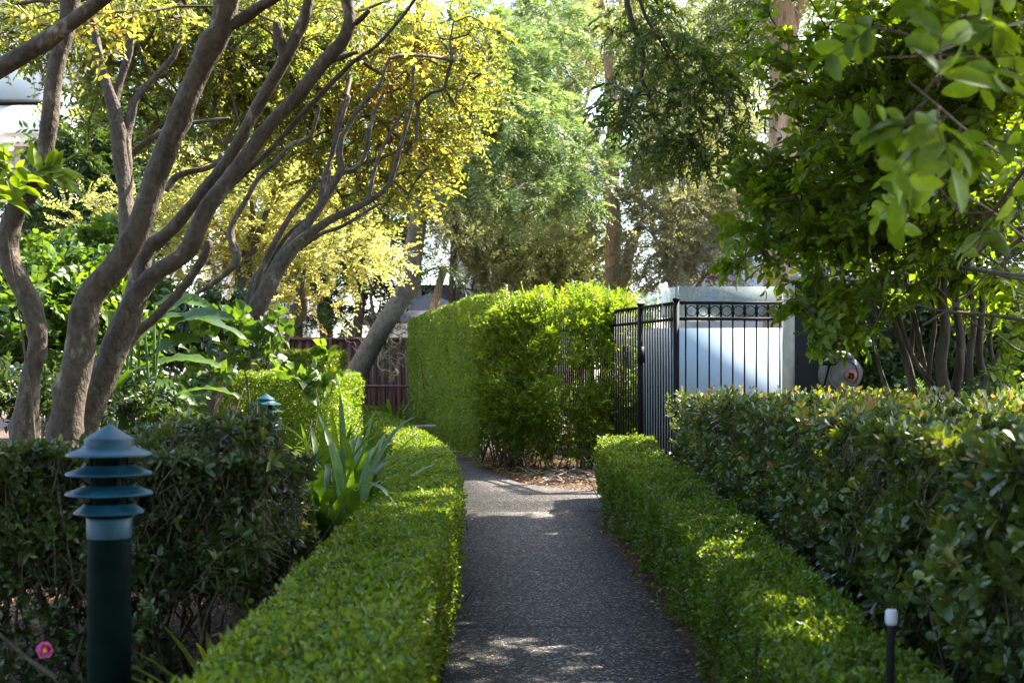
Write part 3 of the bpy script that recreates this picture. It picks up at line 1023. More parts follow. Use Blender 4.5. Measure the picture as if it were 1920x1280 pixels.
# ------------------------------------------------------------------ spike lights on the right
def spike(px, py_top, d, label):
    p = at(px, py_top, d)
    t = empty('spike_light', (p[0], p[1], 0), label, 'garden light', 'small spike lights in the right bed')
    b = np.array([p[0] - .012, p[1], 0])
    hd = np.array([p[0], p[1], p[2]])
    MB().tube([b, (b + hd) / 2, hd - [0, 0, .02]], [.006, .008, .009], 12).build('stake', M['black'], t, True)
    MB().lathe(hd - [0, 0, .045], [(.0, .012), (.010, .012), (.0125, .018), (.0125, .040), (.010, .045), (0, .046)], 24).build('lamp_cap', M['whitecap'], t, True)


spike(1671, 1142, 2.75, 'black spike light with a white cap at the foot of the right shrub')
p = at(1356, 948, 6.6)
t = empty('spot_light', (p[0], p[1], 0), 'small black spot lamp half hidden behind the right box hedge', 'garden light')
MB().tube([(p[0], p[1], 0), (p[0], p[1], p[2])], [.009, .009], 8).build('stake', M['black'], t, True)
MB().tube([p + [-.03, -.05, .01], p + [0, 0, 0.0], p + [.03, .04, -.01]], [.034, .034, .026], 14).build('lamp_head', M['black'], t, True)

# ------------------------------------------------------------------ buildings
# balcony house, left background
y0 = 20.0
t = empty('balcony_house', (gx(-60, y0), y0 + 2, 0), 'pale rendered house with a curved white balcony behind the left trees', 'house')
def bx(pxa, pxb, pya, pyb, d, dep):
    x1, x2 = gx(pxa, d), gx(pxb, d)
    z1, z2 = EYE - (pyb - HY) * d / F, EYE - (pya - HY) * d / F
    return ((x1 + x2) / 2, d + dep / 2, (z1 + z2) / 2), (x2 - x1, dep, z2 - z1)
MB().box(*bx(-500, 86, -60, 720, y0 + 1.5, 4)).build('wall', M['cream_wall'], t)
MB().box(*bx(-500, 108, 198, 248, y0 - .2, 1.7)).build('balcony_parapet', M['white_wall'], t)
mb = MB()
c_, s_ = bx(-500, 108, 248, 268, y0 - .1, 1.6)
mb.box(c_, s_)
mb.build('balcony_slab', M['cream_wall'], t)
MB().box(*bx(-500, 112, 188, 196, y0 - .24, 1.76)).build('balcony_rail', M['black'], t)
MB().box(*bx(104, 120, 170, 270, y0 - .1, 1.5)).build('side_fin', M['white_wall'], t)
wf = MB().box(*bx(-60, 70, 70, 186, y0 + 1.44, .1)).build('window', M['white_wall'], t)
for a_, b_ in ((-54, 2), (8, 64)):
    MB().box(*bx(a_, b_, 78, 182, y0 + 1.42, .05)).build('pane', M['window'], wf)
MB().box(*bx(26, 50, 268, 420, y0 + .2, .25)).build('column', M['concrete'], t)
MB().box(*bx(-500, 300, -200, -60, y0 + .8, 5)).build('eave', M['white_wall'], t)
# low white wall of its terrace
t = empty('terrace_wall', (gx(70, 18), 18, 0), 'low white terrace wall with a dark capping under the balcony', 'wall')
MB().box(*bx(-300, 76, 376, 720, 18, .3)).build('wall_face', M['white_wall'], t)
MB().box(*bx(76.5, 118, 388, 720, 18.0, .3)).build('end_wall', M['cream_wall'], t)
MB().box(*bx(60, 121, 380, 387, 17.95, .42)).build('capping', M['black'], t)

def house(name, d, pxa, pxb, eave, ridge, dep, wall, label, wins, roof_over=.3):
    x1, x2 = gx(pxa, d), gx(pxb, d)
    ze, zr = EYE - (eave - HY) * d / F, EYE - (ridge - HY) * d / F
    t = empty(name, ((x1 + x2) / 2, d, 0), label, 'house')
    MB().box(((x1 + x2) / 2, d + dep / 2, ze / 2), (x2 - x1, dep, ze)).build('wall', wall, t)
    o = roof_over
    V = [(x1 - o, d - o, ze + .01), (x2 + o, d - o, ze + .01), (x2 + o, d + dep + o, ze + .01), (x1 - o, d + dep + o, ze + .01),
         (x1 + dep * .4, d + dep / 2, zr), (x2 - dep * .4, d + dep / 2, zr),
         (x1 - o, d - o, ze - .09), (x2 + o, d - o, ze - .09), (x2 + o, d + dep + o, ze - .09), (x1 - o, d + dep + o, ze - .09)]
    MB().add(V, [[0, 1, 5, 4], [2, 3, 4, 5], [0, 6, 7, 1], [1, 7, 8, 2], [2, 8, 9, 3], [3, 9, 6, 0], [6, 9, 8, 7]], [[1, 2, 5], [3, 0, 4]]).build('roof', M['roof'], t)
    for (a_, b_, c2, d2) in wins:
        c_, s_ = bx(a_, b_, c2, d2, d - .05, .1)
        f = MB().box(c_, s_).build('window', M['white_wall'], t)
        c2_, s2_ = bx(a_ + 3, b_ - 3, c2 + 3, d2 - 3, d - .08, .06)
        MB().box(c2_, s2_).build('pane', M['window'], f)
    return t


house('pink_house', 42, 845, 1110, 250, 150, 7, M['cream_wall'], 'tall pinkish house glimpsed through the trees above the clipped hedge', [(905, 945, 360, 450), (1010, 1050, 360, 450), (905, 945, 290, 330), (1010, 1050, 280, 330)])
house('low_house', 38, 690, 905, 600, 520, 6, M['white_wall'], 'low pale house with a grey sloping roof right of the leaning trunk', [(800, 830, 615, 650)])
house('blue_house', 36, 1300, 1640, 380, 290, 7, M['blue_wall'], 'pale blue-grey house above the ringed pool fence', [(1402, 1440, 470, 518), (1330, 1362, 470, 518)])
house('brick_house', 33, 380, 560, 470, 400, 6, M['cream_wall'], 'sunlit cream house low between the leaning crepe myrtle stems', [(440, 470, 540, 600)])
# ------------------------------------------------------------------ clipped box hedges along the path
def along(pts, n):
    pts = np.array(pts, float)
    s = np.concatenate([[0], np.cumsum(np.linalg.norm(np.diff(pts[:, :2], axis=0), axis=1))])
    q = rs.random(n) * s[-1]
    return np.stack([np.interp(q, s, pts[:, 0]), np.interp(q, s, pts[:, 1])], 1)


LH = [(-.44, 1.2), (-.455, 2.5), (-.475, 4.0), (-.48, 5.5), (-.50, 7.0), (-.575, 8.7), (-.70, 10.5), (-.88, 12.2), (-1.12, 14), (-1.50, 16.5), (-1.95, 19.5), (-2.35, 22)]
t = empty('box_hedge', (-.48, 5, 0), 'long low clipped box hedge curving along the left edge of the path', 'hedge', 'low box hedges lining the path')
hedge_leaves(LH, .205, [.60, .60, .60, .60, .60, .59, .58, .57, .56, .55, .55, .55], 330000, .0185, M['box'], 'foliage', t, .034, .25, asp=.62, style='fold', lodk=.0022, seed=1.0)
q = along(LH[:8], 420)
a_ = np.column_stack([q + rs.normal(size=(420, 2)) * .04, np.zeros(420)])
b_ = np.column_stack([q + rs.normal(size=(420, 2)) * .12, rs.uniform(.3, .5, 420)])
stems(t, a_, b_, .006, M['twig'])

RH = [(.80, 1.4), (.82, 2.6), (.885, 4.0), (.93, 5.2), (.97, 7.0), (.97, 9.0), (1.01, 11.0), (1.12, 12.6)]
t = empty('box_hedge', (1.0, 6, 0), 'low clipped box hedge with woody base along the right edge of the path', 'hedge', 'low box hedges lining the path')
hedge_leaves(RH, [.155, .155, .16, .165, .18, .20, .23, .27], [.50, .50, .51, .52, .54, .56, .59, .60], 290000, .0185, M['box'], 'foliage', t, .06, .22, asp=.62, style='fold', lodk=.0022, seed=4.0, z0=.09, bare=.22, holes=.60)
q = along(RH, 600)
a_ = np.column_stack([q + rs.normal(size=(600, 2)) * .05, np.zeros(600)])
b_ = np.column_stack([q + rs.normal(size=(600, 2)) * .13, rs.uniform(.25, .48, 600)])
stems(t, a_, b_, .0055, M['twig'])

# ------------------------------------------------------------------ tall clipped hedge in the middle
TH = [(-1.60, 24.9), (-1.06, 22.2), (-.56, 19.7), (-.14, 17.6), (.05, 16.7)]
t = empty('tall_hedge', (.0, 18, 0), 'tall square clipped hedge with a straight top at the bend of the path', 'hedge')
def wild_end(P, nrm):
    P = P.copy()
    P[:, 2] += .04 * lump(P, 1.2, 3)
    return P, nrm
hedge_leaves(TH, [.42, .45, .5, .52, .5], [2.28, 2.28, 2.27, 2.26, 2.24], 300000, .026, M['tall'], 'foliage', t, .035, .25, asp=.6, style='quad', lodk=.0016, wild=wild_end, seed=9.0, z0=.12, round_=.15)
q = along(TH, 90)
a_ = np.column_stack([q + rs.normal(size=(90, 2)) * .12, np.zeros(90)])
b_ = np.column_stack([q + rs.normal(size=(90, 2)) * .25, rs.uniform(.8, 1.9, 90)])
stems(t, a_, b_, .016, M['twig'], wob=.05)

# looser shrub that grows on the near end of the tall hedge
t = empty('lilly_pilly_shrub', (.75, 16.3, 0), 'looser bright green shrub with upright shoots at the near end of the tall hedge', 'shrub')
mb, tw = MB(), MB()
n = 6200
v = randu(n)
ctr = np.array([.68, 16.5, 1.18])
rad = np.array([1.12, .80, 1.03])
pw = np.sign(v) * np.abs(v) ** .62
pw /= np.maximum(np.linalg.norm(pw, axis=1, keepdims=True) ** .35, 1e-6)
P = ctr + pw * rad * (1 - np.minimum(rs.exponential(.13, n), .7))[:, None]
P += (v * (.09 * lump(P, 2.2, 6))[:, None])
# lower right fades outward and down
keep = (P[:, 2] > .12) & ((P[:, 2] > .5) | (rs.random(n) < .75))
P, v = P[keep], v[keep]
n = len(P)
D = unit(v * .7 + randu(n) * .5 + np.array([0, -.1, .75]))
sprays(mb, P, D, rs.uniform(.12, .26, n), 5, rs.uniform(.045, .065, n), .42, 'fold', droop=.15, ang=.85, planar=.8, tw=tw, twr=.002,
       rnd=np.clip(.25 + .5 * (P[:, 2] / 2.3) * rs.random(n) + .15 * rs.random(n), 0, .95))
# long shoots
k = 130
S0 = np.column_stack([rs.uniform(-.2, 1.62, k), rs.uniform(15.9, 17, k), rs.uniform(1.75, 2.1, k)])
S0[100:] = np.column_stack([rs.uniform(1.4, 1.75, 30), rs.uniform(15.9, 16.6, 30), rs.uniform(.7, 2.0, 30)])
sprays(mb, S0, np.column_stack([rs.normal(size=k) * .25 + (S0[:, 0] > 1.3) * .35, rs.normal(size=k) * .2, np.ones(k)]), rs.uniform(.18, .42, k), 8, .06, .38, 'fold', droop=.08, ang=.75, planar=2, tw=tw, twr=.003, rnd=rs.uniform(.6, .95, k))
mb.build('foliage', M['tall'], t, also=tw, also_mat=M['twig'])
k = 34
a_ = np.column_stack([rs.uniform(-.1, 1.4, k), rs.uniform(15.9, 16.9, k), np.zeros(k)])
b_ = a_ + np.column_stack([rs.normal(size=k) * .3, rs.normal(size=k) * .2, rs.uniform(.5, 1.7, k)])
stems(t, a_, b_, .010, M['twig'], wob=.06)


# ------------------------------------------------------------------ loose garden hedges built from patches
def patch(c00, c10, c01, c11, n, base, lodk, nrm, thick=.08, lumpy=.05, seed=0.0):
    c00, c10, c01, c11 = [np.array(c, float) for c in (c00, c10, c01, c11)]
    out = []
    tot = 0
    while tot < n:
        u, v = rs.random((2, n * 2))
        P = c00 * ((1 - u) * (1 - v))[:, None] + c10 * (u * (1 - v))[:, None] + c01 * ((1 - u) * v)[:, None] + c11 * (u * v)[:, None]
        d = np.hypot(P[:, 0], P[:, 1])
        acc = (base / lod(base, d, lodk)) ** 2
        inview = np.abs(P[:, 0]) < .42 * P[:, 1] + .35
        P = P[(rs.random(len(P)) < acc) & inview]
        out.append(P)
        tot += len(P)
    P = np.concatenate(out)[:n]
    nr = np.array(nrm, float)
    gap = (lump(P, 4.3, seed + 7) > .42) & (rs.random(n) < .8) if abs(nr[2]) < .5 else np.zeros(n, bool)
    P = P - nr * (gap * rs.uniform(.15, .4, n))[:, None]
    P = P + nr * (lumpy * lump(P, 2.6, seed) + .4 * lumpy * lump(P, 8, seed))[:, None] - nr * np.minimum(rs.exponential(thick, n), .45)[:, None]
    return P


def bed_hedge(t, patches, L0, lodk, nl, asp, mat, style, twigmat, seed, size_var=.25, hue_noise=.25, new_shoot=0.0):
    mb, tw = MB(), MB()
    for (c, n, nrm, thick, lumpy) in patches:
        P = patch(*c, n, L0, lodk, nrm, thick, lumpy, seed)
        nr = np.array(nrm, float)
        D = unit(nr * .6 + randu(n) * .75 + np.array([0, 0, .6]))
        d = np.hypot(P[:, 0], P[:, 1])
        L = lod(L0, d, lodk) * rs.uniform(1 - size_var, 1 + size_var, n)
        r = np.clip(.42 + hue_noise * lump(P, 3, seed + 3) + rs.normal(size=n) * .16, 0, .88)
        if new_shoot:
            r = np.where(rs.random(n) < new_shoot * (nrm[2] > .5) + .01, rs.uniform(.9, 1.0, n), r)
        rosettes(mb, P, D, L, asp, nl, style, (.45, 1.35), r)
        tw.sticks(P - D * (rs.uniform(.05, .13, n))[:, None] + rs.normal(size=(n, 3)) * .01, P, .0022, .0014, 3)
    mb.build('foliage', mat, t, also=tw, also_mat=twigmat)


# right: Indian hawthorn like hedge
t = empty('shrub_hedge', (1.7, 7, 0), 'waist high glossy leaved shrub hedge filling the right garden bed', 'hedge')
f0, f1, f2 = (1.22, 2.3), (1.42, 6.0), (1.52, 12.1)
pt = []
pt.append((((f0[0] + .08, f0[1], .12), (f1[0] + .05, f1[1], .15), (f0[0] + .04, f0[1], 1.0), (f1[0] + .02, f1[1], 1.0)), 5600, (-1, -.1, .1), .17, .16))
pt.append((((f1[0], f1[1], .2), (f2[0], f2[1], .2), (f1[0] + .02, f1[1], 1.0), (f2[0], f2[1], 1.0)), 4600, (-1, -.1, .1), .15, .13))
pt.append((((1.25, 2.3, 1.0), (1.52, 12.1, 1.0), (2.2, 2.3, .98), (5.6, 12.1, 1.0)), 12500, (0, 0, 1), .09, .08))
pt.append((((1.50, 12.2, .1), (5.4, 12.4, .1), (1.50, 12.2, .98), (5.4, 12.4, .98)), 600, (0, 1, 0), .1, .05))
pt.append((((1.5, 2.3, .25), (1.75, 12.0, .25), (1.55, 2.3, .8), (1.9, 12.0, .8)), 2200, (-1, 0, .1), .25, .09))
bed_hedge(t, pt, .052, .0030, 6, .46, M['raph'], 'paddle', M['twig'], 5.0, new_shoot=.06)
n = 420
yy = rs.uniform(2.3, 12, n)
a_ = np.column_stack([np.interp(yy, [2.3, 6, 12], [1.22, 1.42, 1.62]) + rs.uniform(-.02, .5, n), yy, np.zeros(n)])
b_ = a_ + np.column_stack([rs.normal(size=n) * .10 + .05, rs.normal(size=n) * .2, rs.uniform(.4, .8, n)])
stems(t, a_, b_, rs.uniform(.004, .010, n), M['twig'], wob=.045, sides=5)
# upright shoots over the top
n = 260
yy = rs.uniform(5, 12, n)
S0 = np.column_stack([np.interp(yy, [2, 12], [1.2, 1.5]) + rs.random(n) * (yy * .36 - .8).clip(.1), yy, np.full(n, .97)])
mb, tw = MB(), MB()
sprays(mb, S0, np.column_stack([rs.normal(size=(n, 2)) * .2, np.ones(n)]), rs.uniform(.05, .16, n), 4, rs.uniform(.04, .055, n), .45, 'paddle', droop=.02, ang=.7, planar=3, tw=tw, twr=.002, rnd=np.where(rs.random(n) < .12, .98, rs.uniform(.6, .93, n)))
mb.build('new_shoots', M['raph'], t, also=tw, also_mat=M['twig'])

# left: dark small leaved hedge behind the near bollard
t = empty('camellia_hedge', (-2.0, 5, 0), 'dark leggy camellia hedge behind the large bollard in the left bed', 'hedge')
pt = []
pt.append((((-3.3, 4.25, .5), (-.86, 4.3, .5), (-3.3, 4.25, .98), (-.80, 4.3, .92)), 6200, (.05, -1, .1), .20, .20))
pt.append((((-3.3, 4.1, .05), (-1.25, 4.3, .05), (-3.3, 4.25, .42), (-1.15, 4.3, .5)), 420, (.05, -1, .1), .22, .12))
pt.append((((-.86, 4.3, .40), (-1.08, 6.6, .45), (-.80, 4.3, .92), (-1.04, 6.6, .72)), 2600, (1, -.1, .1), .14, .12))
pt.append((((-3.4, 4.25, .99), (-.82, 4.3, .97), (-4.4, 6.8, .86), (-1.05, 6.6, .72)), 5800, (0, 0, 1), .10, .12))
pt.append((((-3.3, 4.6, .45), (-.95, 4.6, .45), (-3.5, 5.6, .85), (-1.1, 5.6, .85)), 1700, (0, -1, .1), .3, .09))
bed_hedge(t, pt, .042, .0030, 6, .48, M['dark'], 'fold', M['twig'], 11.0, new_shoot=.05)
n = 90
a_ = np.column_stack([rs.uniform(-3.4, -.98, n), rs.uniform(4.4, 6.3, n), np.zeros(n)])
b_ = a_ + np.column_stack([rs.normal(size=n) * .25, rs.normal(size=n) * .25, rs.uniform(.5, .9, n)])
stems(t, a_, b_, rs.uniform(.006, .014, n), M['twig'], wob=.04, sides=5)
for pts, d in (([(445, 1090, 24), (452, 1010, 22), (440, 960, 18), (480, 900, 14), (520, 860, 9)], 4.75),):
    P, r = stem_pts(pts, d)
    P = np.concatenate([[[P[0, 0] + .02, P[0, 1], 0]], P])
    r = np.concatenate([[r[0] * 1.1], r])
    MB().tube(P, r, 9, bump=.08, seed=3).build('stem', M['grey_bark'], t, True)

# pink camellia bloom low on the left
p = at(88, 1216, 4.0)
t = empty('camellia_flower', p, 'single pink camellia bloom low down in the left corner', 'flower')
mb = MB()
for ring_, (k, tilt, ln) in enumerate(((6, .35, .038), (5, .8, .032), (4, 1.15, .022))):
    a = np.arange(k) / k * 6.283 + ring_ * .5
    out = np.stack([np.cos(a), -.35 + 0 * a, np.sin(a)], 1)
    ax = unit(out * math.cos(tilt) + np.array([0.2, -1, .2]) * math.sin(tilt))
    mb.leaves(np.repeat(p[None], k, 0), ax, unit(np.array([.2, -1, .3]) - out * .5), ln, ln * .95, 'oval', curl=-.2)
mb.build('petals', M['pink'], t)
MB().lathe(p + [.0, -.014, -.006], [(0, -.006), (.009, -.002), (.011, .006), (.006, .014), (0, .016)], 12).build('stamens', M['yellow'], t)

# two further clipped hedges on the left
def block_hedge(name, x0, x1, y, h, w, n, base, label, mat='tall', seed=0.0):
    t = empty(name, ((x0 + x1) / 2, y, 0), label, 'hedge', 'clipped garden hedges behind the left bed')
    hedge_leaves([(x0, y + .25), ((x0 + x1) / 2, y + .1), (x1, y)], w, h, n, base, M[mat], 'foliage', t, .05, .3, asp=.6, style='quad', lodk=.0018, seed=seed, z0=.1, round_=.12)
    k = 70
    a_ = np.column_stack([rs.uniform(x0, x1, k), y + rs.normal(size=k) * .2, np.zeros(k)])
    b_ = a_ + np.column_stack([rs.normal(size=k) * .2, rs.normal(size=k) * .2, rs.uniform(.5, .9, k) * h])
    stems(t, a_, b_, .010, M['twig'], wob=.04)


block_hedge('clipped_hedge', -3.5, gx(652, 13.0), 13.2, 1.19, .5, 90000, .026, 'sunlit clipped hedge behind the small distant bollard', seed=21.0)
block_hedge('clipped_hedge', gx(480, 20), gx(628, 20), 20.2, 1.58, .55, 45000, .032, 'farther rounded hedge in front of the brown board fence', 'box', seed=27.0)
block_hedge('clipped_hedge', gx(650, 22.5), gx(705, 22.5), 22.5, .62, .35, 12000, .032, 'tiny low clipped hedge at the foot of the hand railing', 'box', seed=31.0)


# ------------------------------------------------------------------ strap leaved clumps
def strap_clump(name, loc, n, L, W, label, group, el=(.95, 1.5), bend=(.6, 2.3), mat='strap', dirs=None, rnd=None, spread=.07):
    t = np.array(loc, float)
    P = np.column_stack([rs.normal(size=n) * spread, rs.normal(size=n) * spread, np.zeros(n)]) + t
    az = rs.uniform(0, 6.283, n) if dirs is None else dirs(n)
    mb = MB().straps(P, az, rs.uniform(*el, n), L * rs.uniform(.65, 1.1, n), W * rs.uniform(.75, 1.15, n), rs.uniform(*bend, n), 11,
                     rnd=np.clip(rs.random(n) * .9, 0, 1) if rnd is None else rnd(n))
    o = bpy.data.objects.new  # noqa
    ob = mb.build(name, M[mat], smooth=True)
    return tag(ob, label, 'plant', group)


G = 'strap leaved clumps in the left bed'
strap_clump('clivia', (gx(632, 6.9), 6.7, 0), 84, 1.12, .052, 'nearest large strap leaved clump arching against the left box hedge', G, dirs=lambda n: rs.uniform(.9, 5.4, n))
strap_clump('clivia', (gx(640, 7.9), 7.9, 0), 84, 1.12, .05, 'strap leaved clump just behind the nearest large one, beside the dark hedge end', G, dirs=lambda n: rs.uniform(-2.2, 2.2, n))
strap_clump('clivia', (gx(672, 8.4), 8.3, 0), 74, 1.0, .046, 'strap leaved clump leaning over the curve of the left box hedge', G, dirs=lambda n: rs.uniform(.9, 5.4, n))
strap_clump('clivia', (gx(632, 9.4), 9.4, 0), 74, 1.05, .046, 'strap leaved clump right of the small distant bollard', G)
strap_clump('clivia', (gx(665, 10.6), 10.6, 0), 46, .95, .042, 'rearmost strap leaved clump at the foot of the sunlit clipped hedge', G)
strap_clump('clivia', (gx(415, 4.2), 4.12, .02), 34, .46, .028, 'small bright yellow green tuft glowing under the dark camellia hedge', G, rnd=lambda n: rs.uniform(.75, .99, n), bend=(.3, 1.1), el=(.5, 1.4), spread=.04)
G2 = 'strap leaved plants by the railing'
strap_clump('agapanthus', (gx(735, 22.3), 22.3, 0), 60, 1.0, .07, 'dark green strap leaved plant in front of the hand railing', G2, spread=.15)
strap_clump('agapanthus', (gx(690, 23.3), 23.3, 0), 46, .8, .06, 'lighter strap leaved plant at the left end of the hand railing', G2, spread=.15)


# ------------------------------------------------------------------ ferns
def fern(loc, n, L, label, group='ferns in the right bed', el=(.6, 1.3)):
    t = np.array(loc, float)
    az = rs.uniform(0, 6.283, n)
    e = rs.uniform(*el, n)
    D = np.column_stack([np.cos(az) * np.cos(e), np.sin(az) * np.cos(e), np.sin(e)])
    mb, tw = MB(), MB()
    sprays(mb, np.repeat(t[None], n, 0), D, L * rs.uniform(.7, 1.1, n), 24, L * .13, .24, 'quad', droop=.35, ang=1.3, planar=.2, tw=mb, twr=.002, taper=.7, rnd=rs.uniform(.35, .95, n))
    return tag(mb.build('fern', M['hib']), label, 'fern', group)


fern((gx(1770, 9.2), 9.2, .75), 20, .75, 'bright fern between the stems of the right tree')
fern((gx(1660, 10.8), 10.8, .7), 18, .70, 'fern with an arching frond left of the right tree stems, beside the hose reel')
fern((gx(1868, 9.4), 9.4, .6), 18, .80, 'yellow green fern right of the right tree stems by the frame edge')
fern((gx(1250, 10.8), 10.8, .1), 12, .45, 'little fern squeezed between the box hedge and the far corner of the shrub hedge')
fern((gx(1385, 6.3), 6.3, .12), 12, .38, 'dark fern behind the right box hedge near the spot lamp')
fern((gx(1150, 9.7), 9.7, .02), 9, .30, 'small fern spilling onto the path from under the right box hedge', el=(.3, 1.0))
fern((gx(1735, 3.0), 3.0, .05), 10, .26, 'tiny fern beside the white capped spike light')


# ------------------------------------------------------------------ leaf litter
n = 24000
P = np.column_stack([rs.uniform(-3.2, 2.2, n), rs.uniform(2.2, 19, n), np.full(n, .012)])
band = (P[:, 0] > pr_x(P[:, 1]) - .03) & (P[:, 0] < pr_x(P[:, 1]) + .22) & (P[:, 1] < 11.4)
bed = (P[:, 1] > 12.8) & (P[:, 0] > np.interp(P[:, 1], [12.8, 13.4, 14.2, 15.2, 16.5, 19], [2.3, .72, .10, -.14, -.3, -.6])) & (P[:, 0] < 1.6)
lb = (P[:, 0] < pl_x(P[:, 1]) - .1) & (P[:, 1] < 9)
keep = band | bed | (lb & (rs.random(n) < .5))
P = P[keep]
n = len(P)
x = MB().leaves(P + [0, 0, 1] * rs.random((n, 1)) * .02, np.column_stack([rs.normal(size=(n, 2)), rs.normal(size=n) * .25]),
                np.column_stack([rs.normal(size=(n, 2)) * .4, np.ones(n)]), lod(.035, P[:, 1], .0028) * rs.uniform(.6, 1.3, n), .018, 'fold', curl=.25)
# stray leaves on the concrete
k = 46
yy = rs.uniform(3, 12, k)
xx = np.where(rs.random(k) < .75, pr_x(yy) - rs.exponential(.07, k), pl_x(yy) + .05 + rs.exponential(.12, k))
x.leaves(np.column_stack([xx, yy, np.full(k, .014)]), np.column_stack([rs.normal(size=(k, 2)), rs.normal(size=k) * .2]), np.column_stack([rs.normal(size=(k, 2)) * .3, np.ones(k)]),
         rs.uniform(.02, .045, k), .018, 'fold', np.clip(rs.random(k) + .2, 0, 1), curl=.2)
tag(x.build('leaf_litter', M['litter']), 'dry brown and yellow fallen leaves along the path edges and beds', 'leaf litter', kind='stuff')
# dry sticks under the shrub end
k = 60
a_ = np.column_stack([rs.uniform(.2, 1.2, k), rs.uniform(14.2, 16, k), rs.uniform(.01, .05, k)])
az = rs.uniform(0, 6.28, k)
x = MB().sticks(a_, a_ + np.column_stack([np.cos(az) * .3, np.sin(az) * .3, rs.uniform(-.01, .08, k)]), .007, .003, 4)
tag(x.build('twig_litter', M['bare']), 'bare grey sticks lying on the mulch under the loose shrub', 'sticks', kind='stuff')
# ------------------------------------------------------------------ trees
def tree(name, label, loc, trunks, bark, crown=None, group=None, bump=.06, knots=2, flute=0.0, sides=14, cat='tree', bark2=None):
    """trunks: list of (points+widths in photo px, distance(s)); crown: dict"""
    t = empty(name, loc, label, cat, group)
    nodes = []
    for i, (pts, d) in enumerate(trunks):
        P, r = stem_pts(pts, d)
        mb = MB().tube(P, r, sides, bump=bump, knots=knots if r.max() > .03 else 0, seed=i * 7 + 3, flute=flute)
        mb.build('trunk', M[bark], t, True)
        L = np.linalg.norm(np.diff(P, axis=0), axis=1)
        for k in range(len(P) - 1):
            m = max(1, int(L[k] / .3))
            for q in range(m):
                nodes.append(P[k] + (P[k + 1] - P[k]) * q / m)
        nodes.append(P[-1])
    if crown:
        for c in (crown if isinstance(crown, list) else [crown]):
            grow_crown(t, nodes, bark2=bark2, **c)
    return t


def grow_crown(t, nodes, blobs, n, mat, ns, length, nl, L, asp, style='quad', droop=.25, ang=1.0, planar=.5, spread=.8, wob=.12, arc=.1, seg=.3,
               rmin=.004, bark2=None, twig='twig', rnd=None, lodk=0, mirror=True, zmin=None, min_d=None, twigs=True, up=0.0, rmax=.06, name='crown', curl=.12, taper=0.0, pts=None, rvar=.12):
    T = blob_points(blobs, n) if pts is None else pts
    if zmin is not None: T = T[T[:, 2] > zmin]
    nd = np.array(nodes)
    if len(nd) > 260: nd = nd[rs.permutation(len(nd))[:260]]
    g = grow(nd, T, seg, wob, arc, rmin, rmax=rmax)
    bm = MB().sticks(g['A'], g['B'], g['ra'], g['rb'], 5)
    mb = MB()
    tip = np.repeat(g['tip'], ns, 0)
    D = unit(np.repeat(g['dir'], ns, 0) + randu(len(tip)) * spread + np.array([0, 0, up]))
    m = len(tip)
    Lh = L * rs.uniform(.8, 1.2, m)
    r = np.clip(rs.random(m) * .5 + .25 + .25 * lump(tip, 1.1, 2.0), 0, 1) if rnd is None else rnd(tip)
    sprays(mb, tip - D * .02, D, length * rs.uniform(.6, 1.2, m), nl, Lh, asp, style, droop, ang, planar, r, bm if twigs else None, max(.0018, rmin * .5), mirror, taper, curl, rvar)
    mb.build(name, M[mat], t, also=bm, also_mat=M[twig])


# ---- foreground crepe myrtle clump, left ------------------------------------------------
DA = 7.5
trunksA = [
    ([(30, 1095, 62), (38, 900, 54), (46, 800, 48), (60, 690, 38), (72, 640, 37), (58, 570, 44), (24, 505, 46), (14, 450, 44), (34, 385, 44), (72, 338, 38), (90, 250, 34), (104, 130, 33), (126, 50, 36), (134, -30, 38), (150, -200, 34), (190, -420, 26)], 7.1),
    ([(98, 1095, 84), (112, 860, 66), (128, 760, 62), (152, 650, 60), (166, 562, 62), (214, 500, 58), (258, 432, 52), (304, 300, 50), (366, 150, 46), (412, 62, 52), (424, 0, 50), (420, -90, 40), (440, -280, 30)], 7.45),
    ([(410, 55, 40), (450, 38, 36), (490, 12, 32), (540, -30, 28), (620, -160, 22)], 7.45),
    ([(120, 1095, 80), (150, 830, 62), (196, 700, 58), (238, 600, 58), (262, 545, 52), (300, 506, 48), (340, 482, 46), (366, 440, 42), (392, 385, 42), (452, 308, 38), (508, 232, 36), (560, 178, 36), (602, 122, 36), (638, 84, 32), (656, 42, 26), (645, -20, 24), (600, -150, 20)], 7.7),
    ([(240, 600, 40), (262, 520, 42), (276, 465, 38), (320, 432, 36), (380, 360, 30), (432, 292, 27), (482, 202, 28), (528, 122, 30), (556, 66, 26), (575, 20, 22), (590, -90, 18)], 7.95),
    ([(538, 112, 26), (522, 70, 22), (520, 44, 18)], 7.95),
    ([(232, 658, 26), (258, 622, 28), (292, 594, 24), (338, 544, 22), (380, 486, 21), (392, 452, 18)], 7.9),
    ([(604, 118, 26), (640, 108, 16), (671, 97, 12)], 7.7),
    ([(652, 50, 20), (672, 40, 18), (692, 20, 13)], 7.7),
    ([(395, 400, 14), (430, 352, 16), (500, 288, 16), (560, 222, 15), (620, 158, 15), (668, 112, 12), (704, 88, 10), (740, 48, 9), (776, 2, 8), (830, -90, 6)], 7.8),
]
crA = [dict(blobs=[(300, -230, 8, 600, 150, 1.4), (500, -260, 9, 300, 100, 1.0)], n=36, mat='crepe', ns=5, length=.34, nl=9, L=.05, asp=.58, style='quad', droop=.2, planar=.6, seg=.25),
       dict(blobs=[(700, 20, 8.2, 120, 50, .4), (200, 20, 8.2, 200, 50, .4)], n=22, mat='crepe', ns=3, length=.3, nl=8, L=.046, asp=.6, style='fold', droop=.2, planar=.6, seg=.25)]
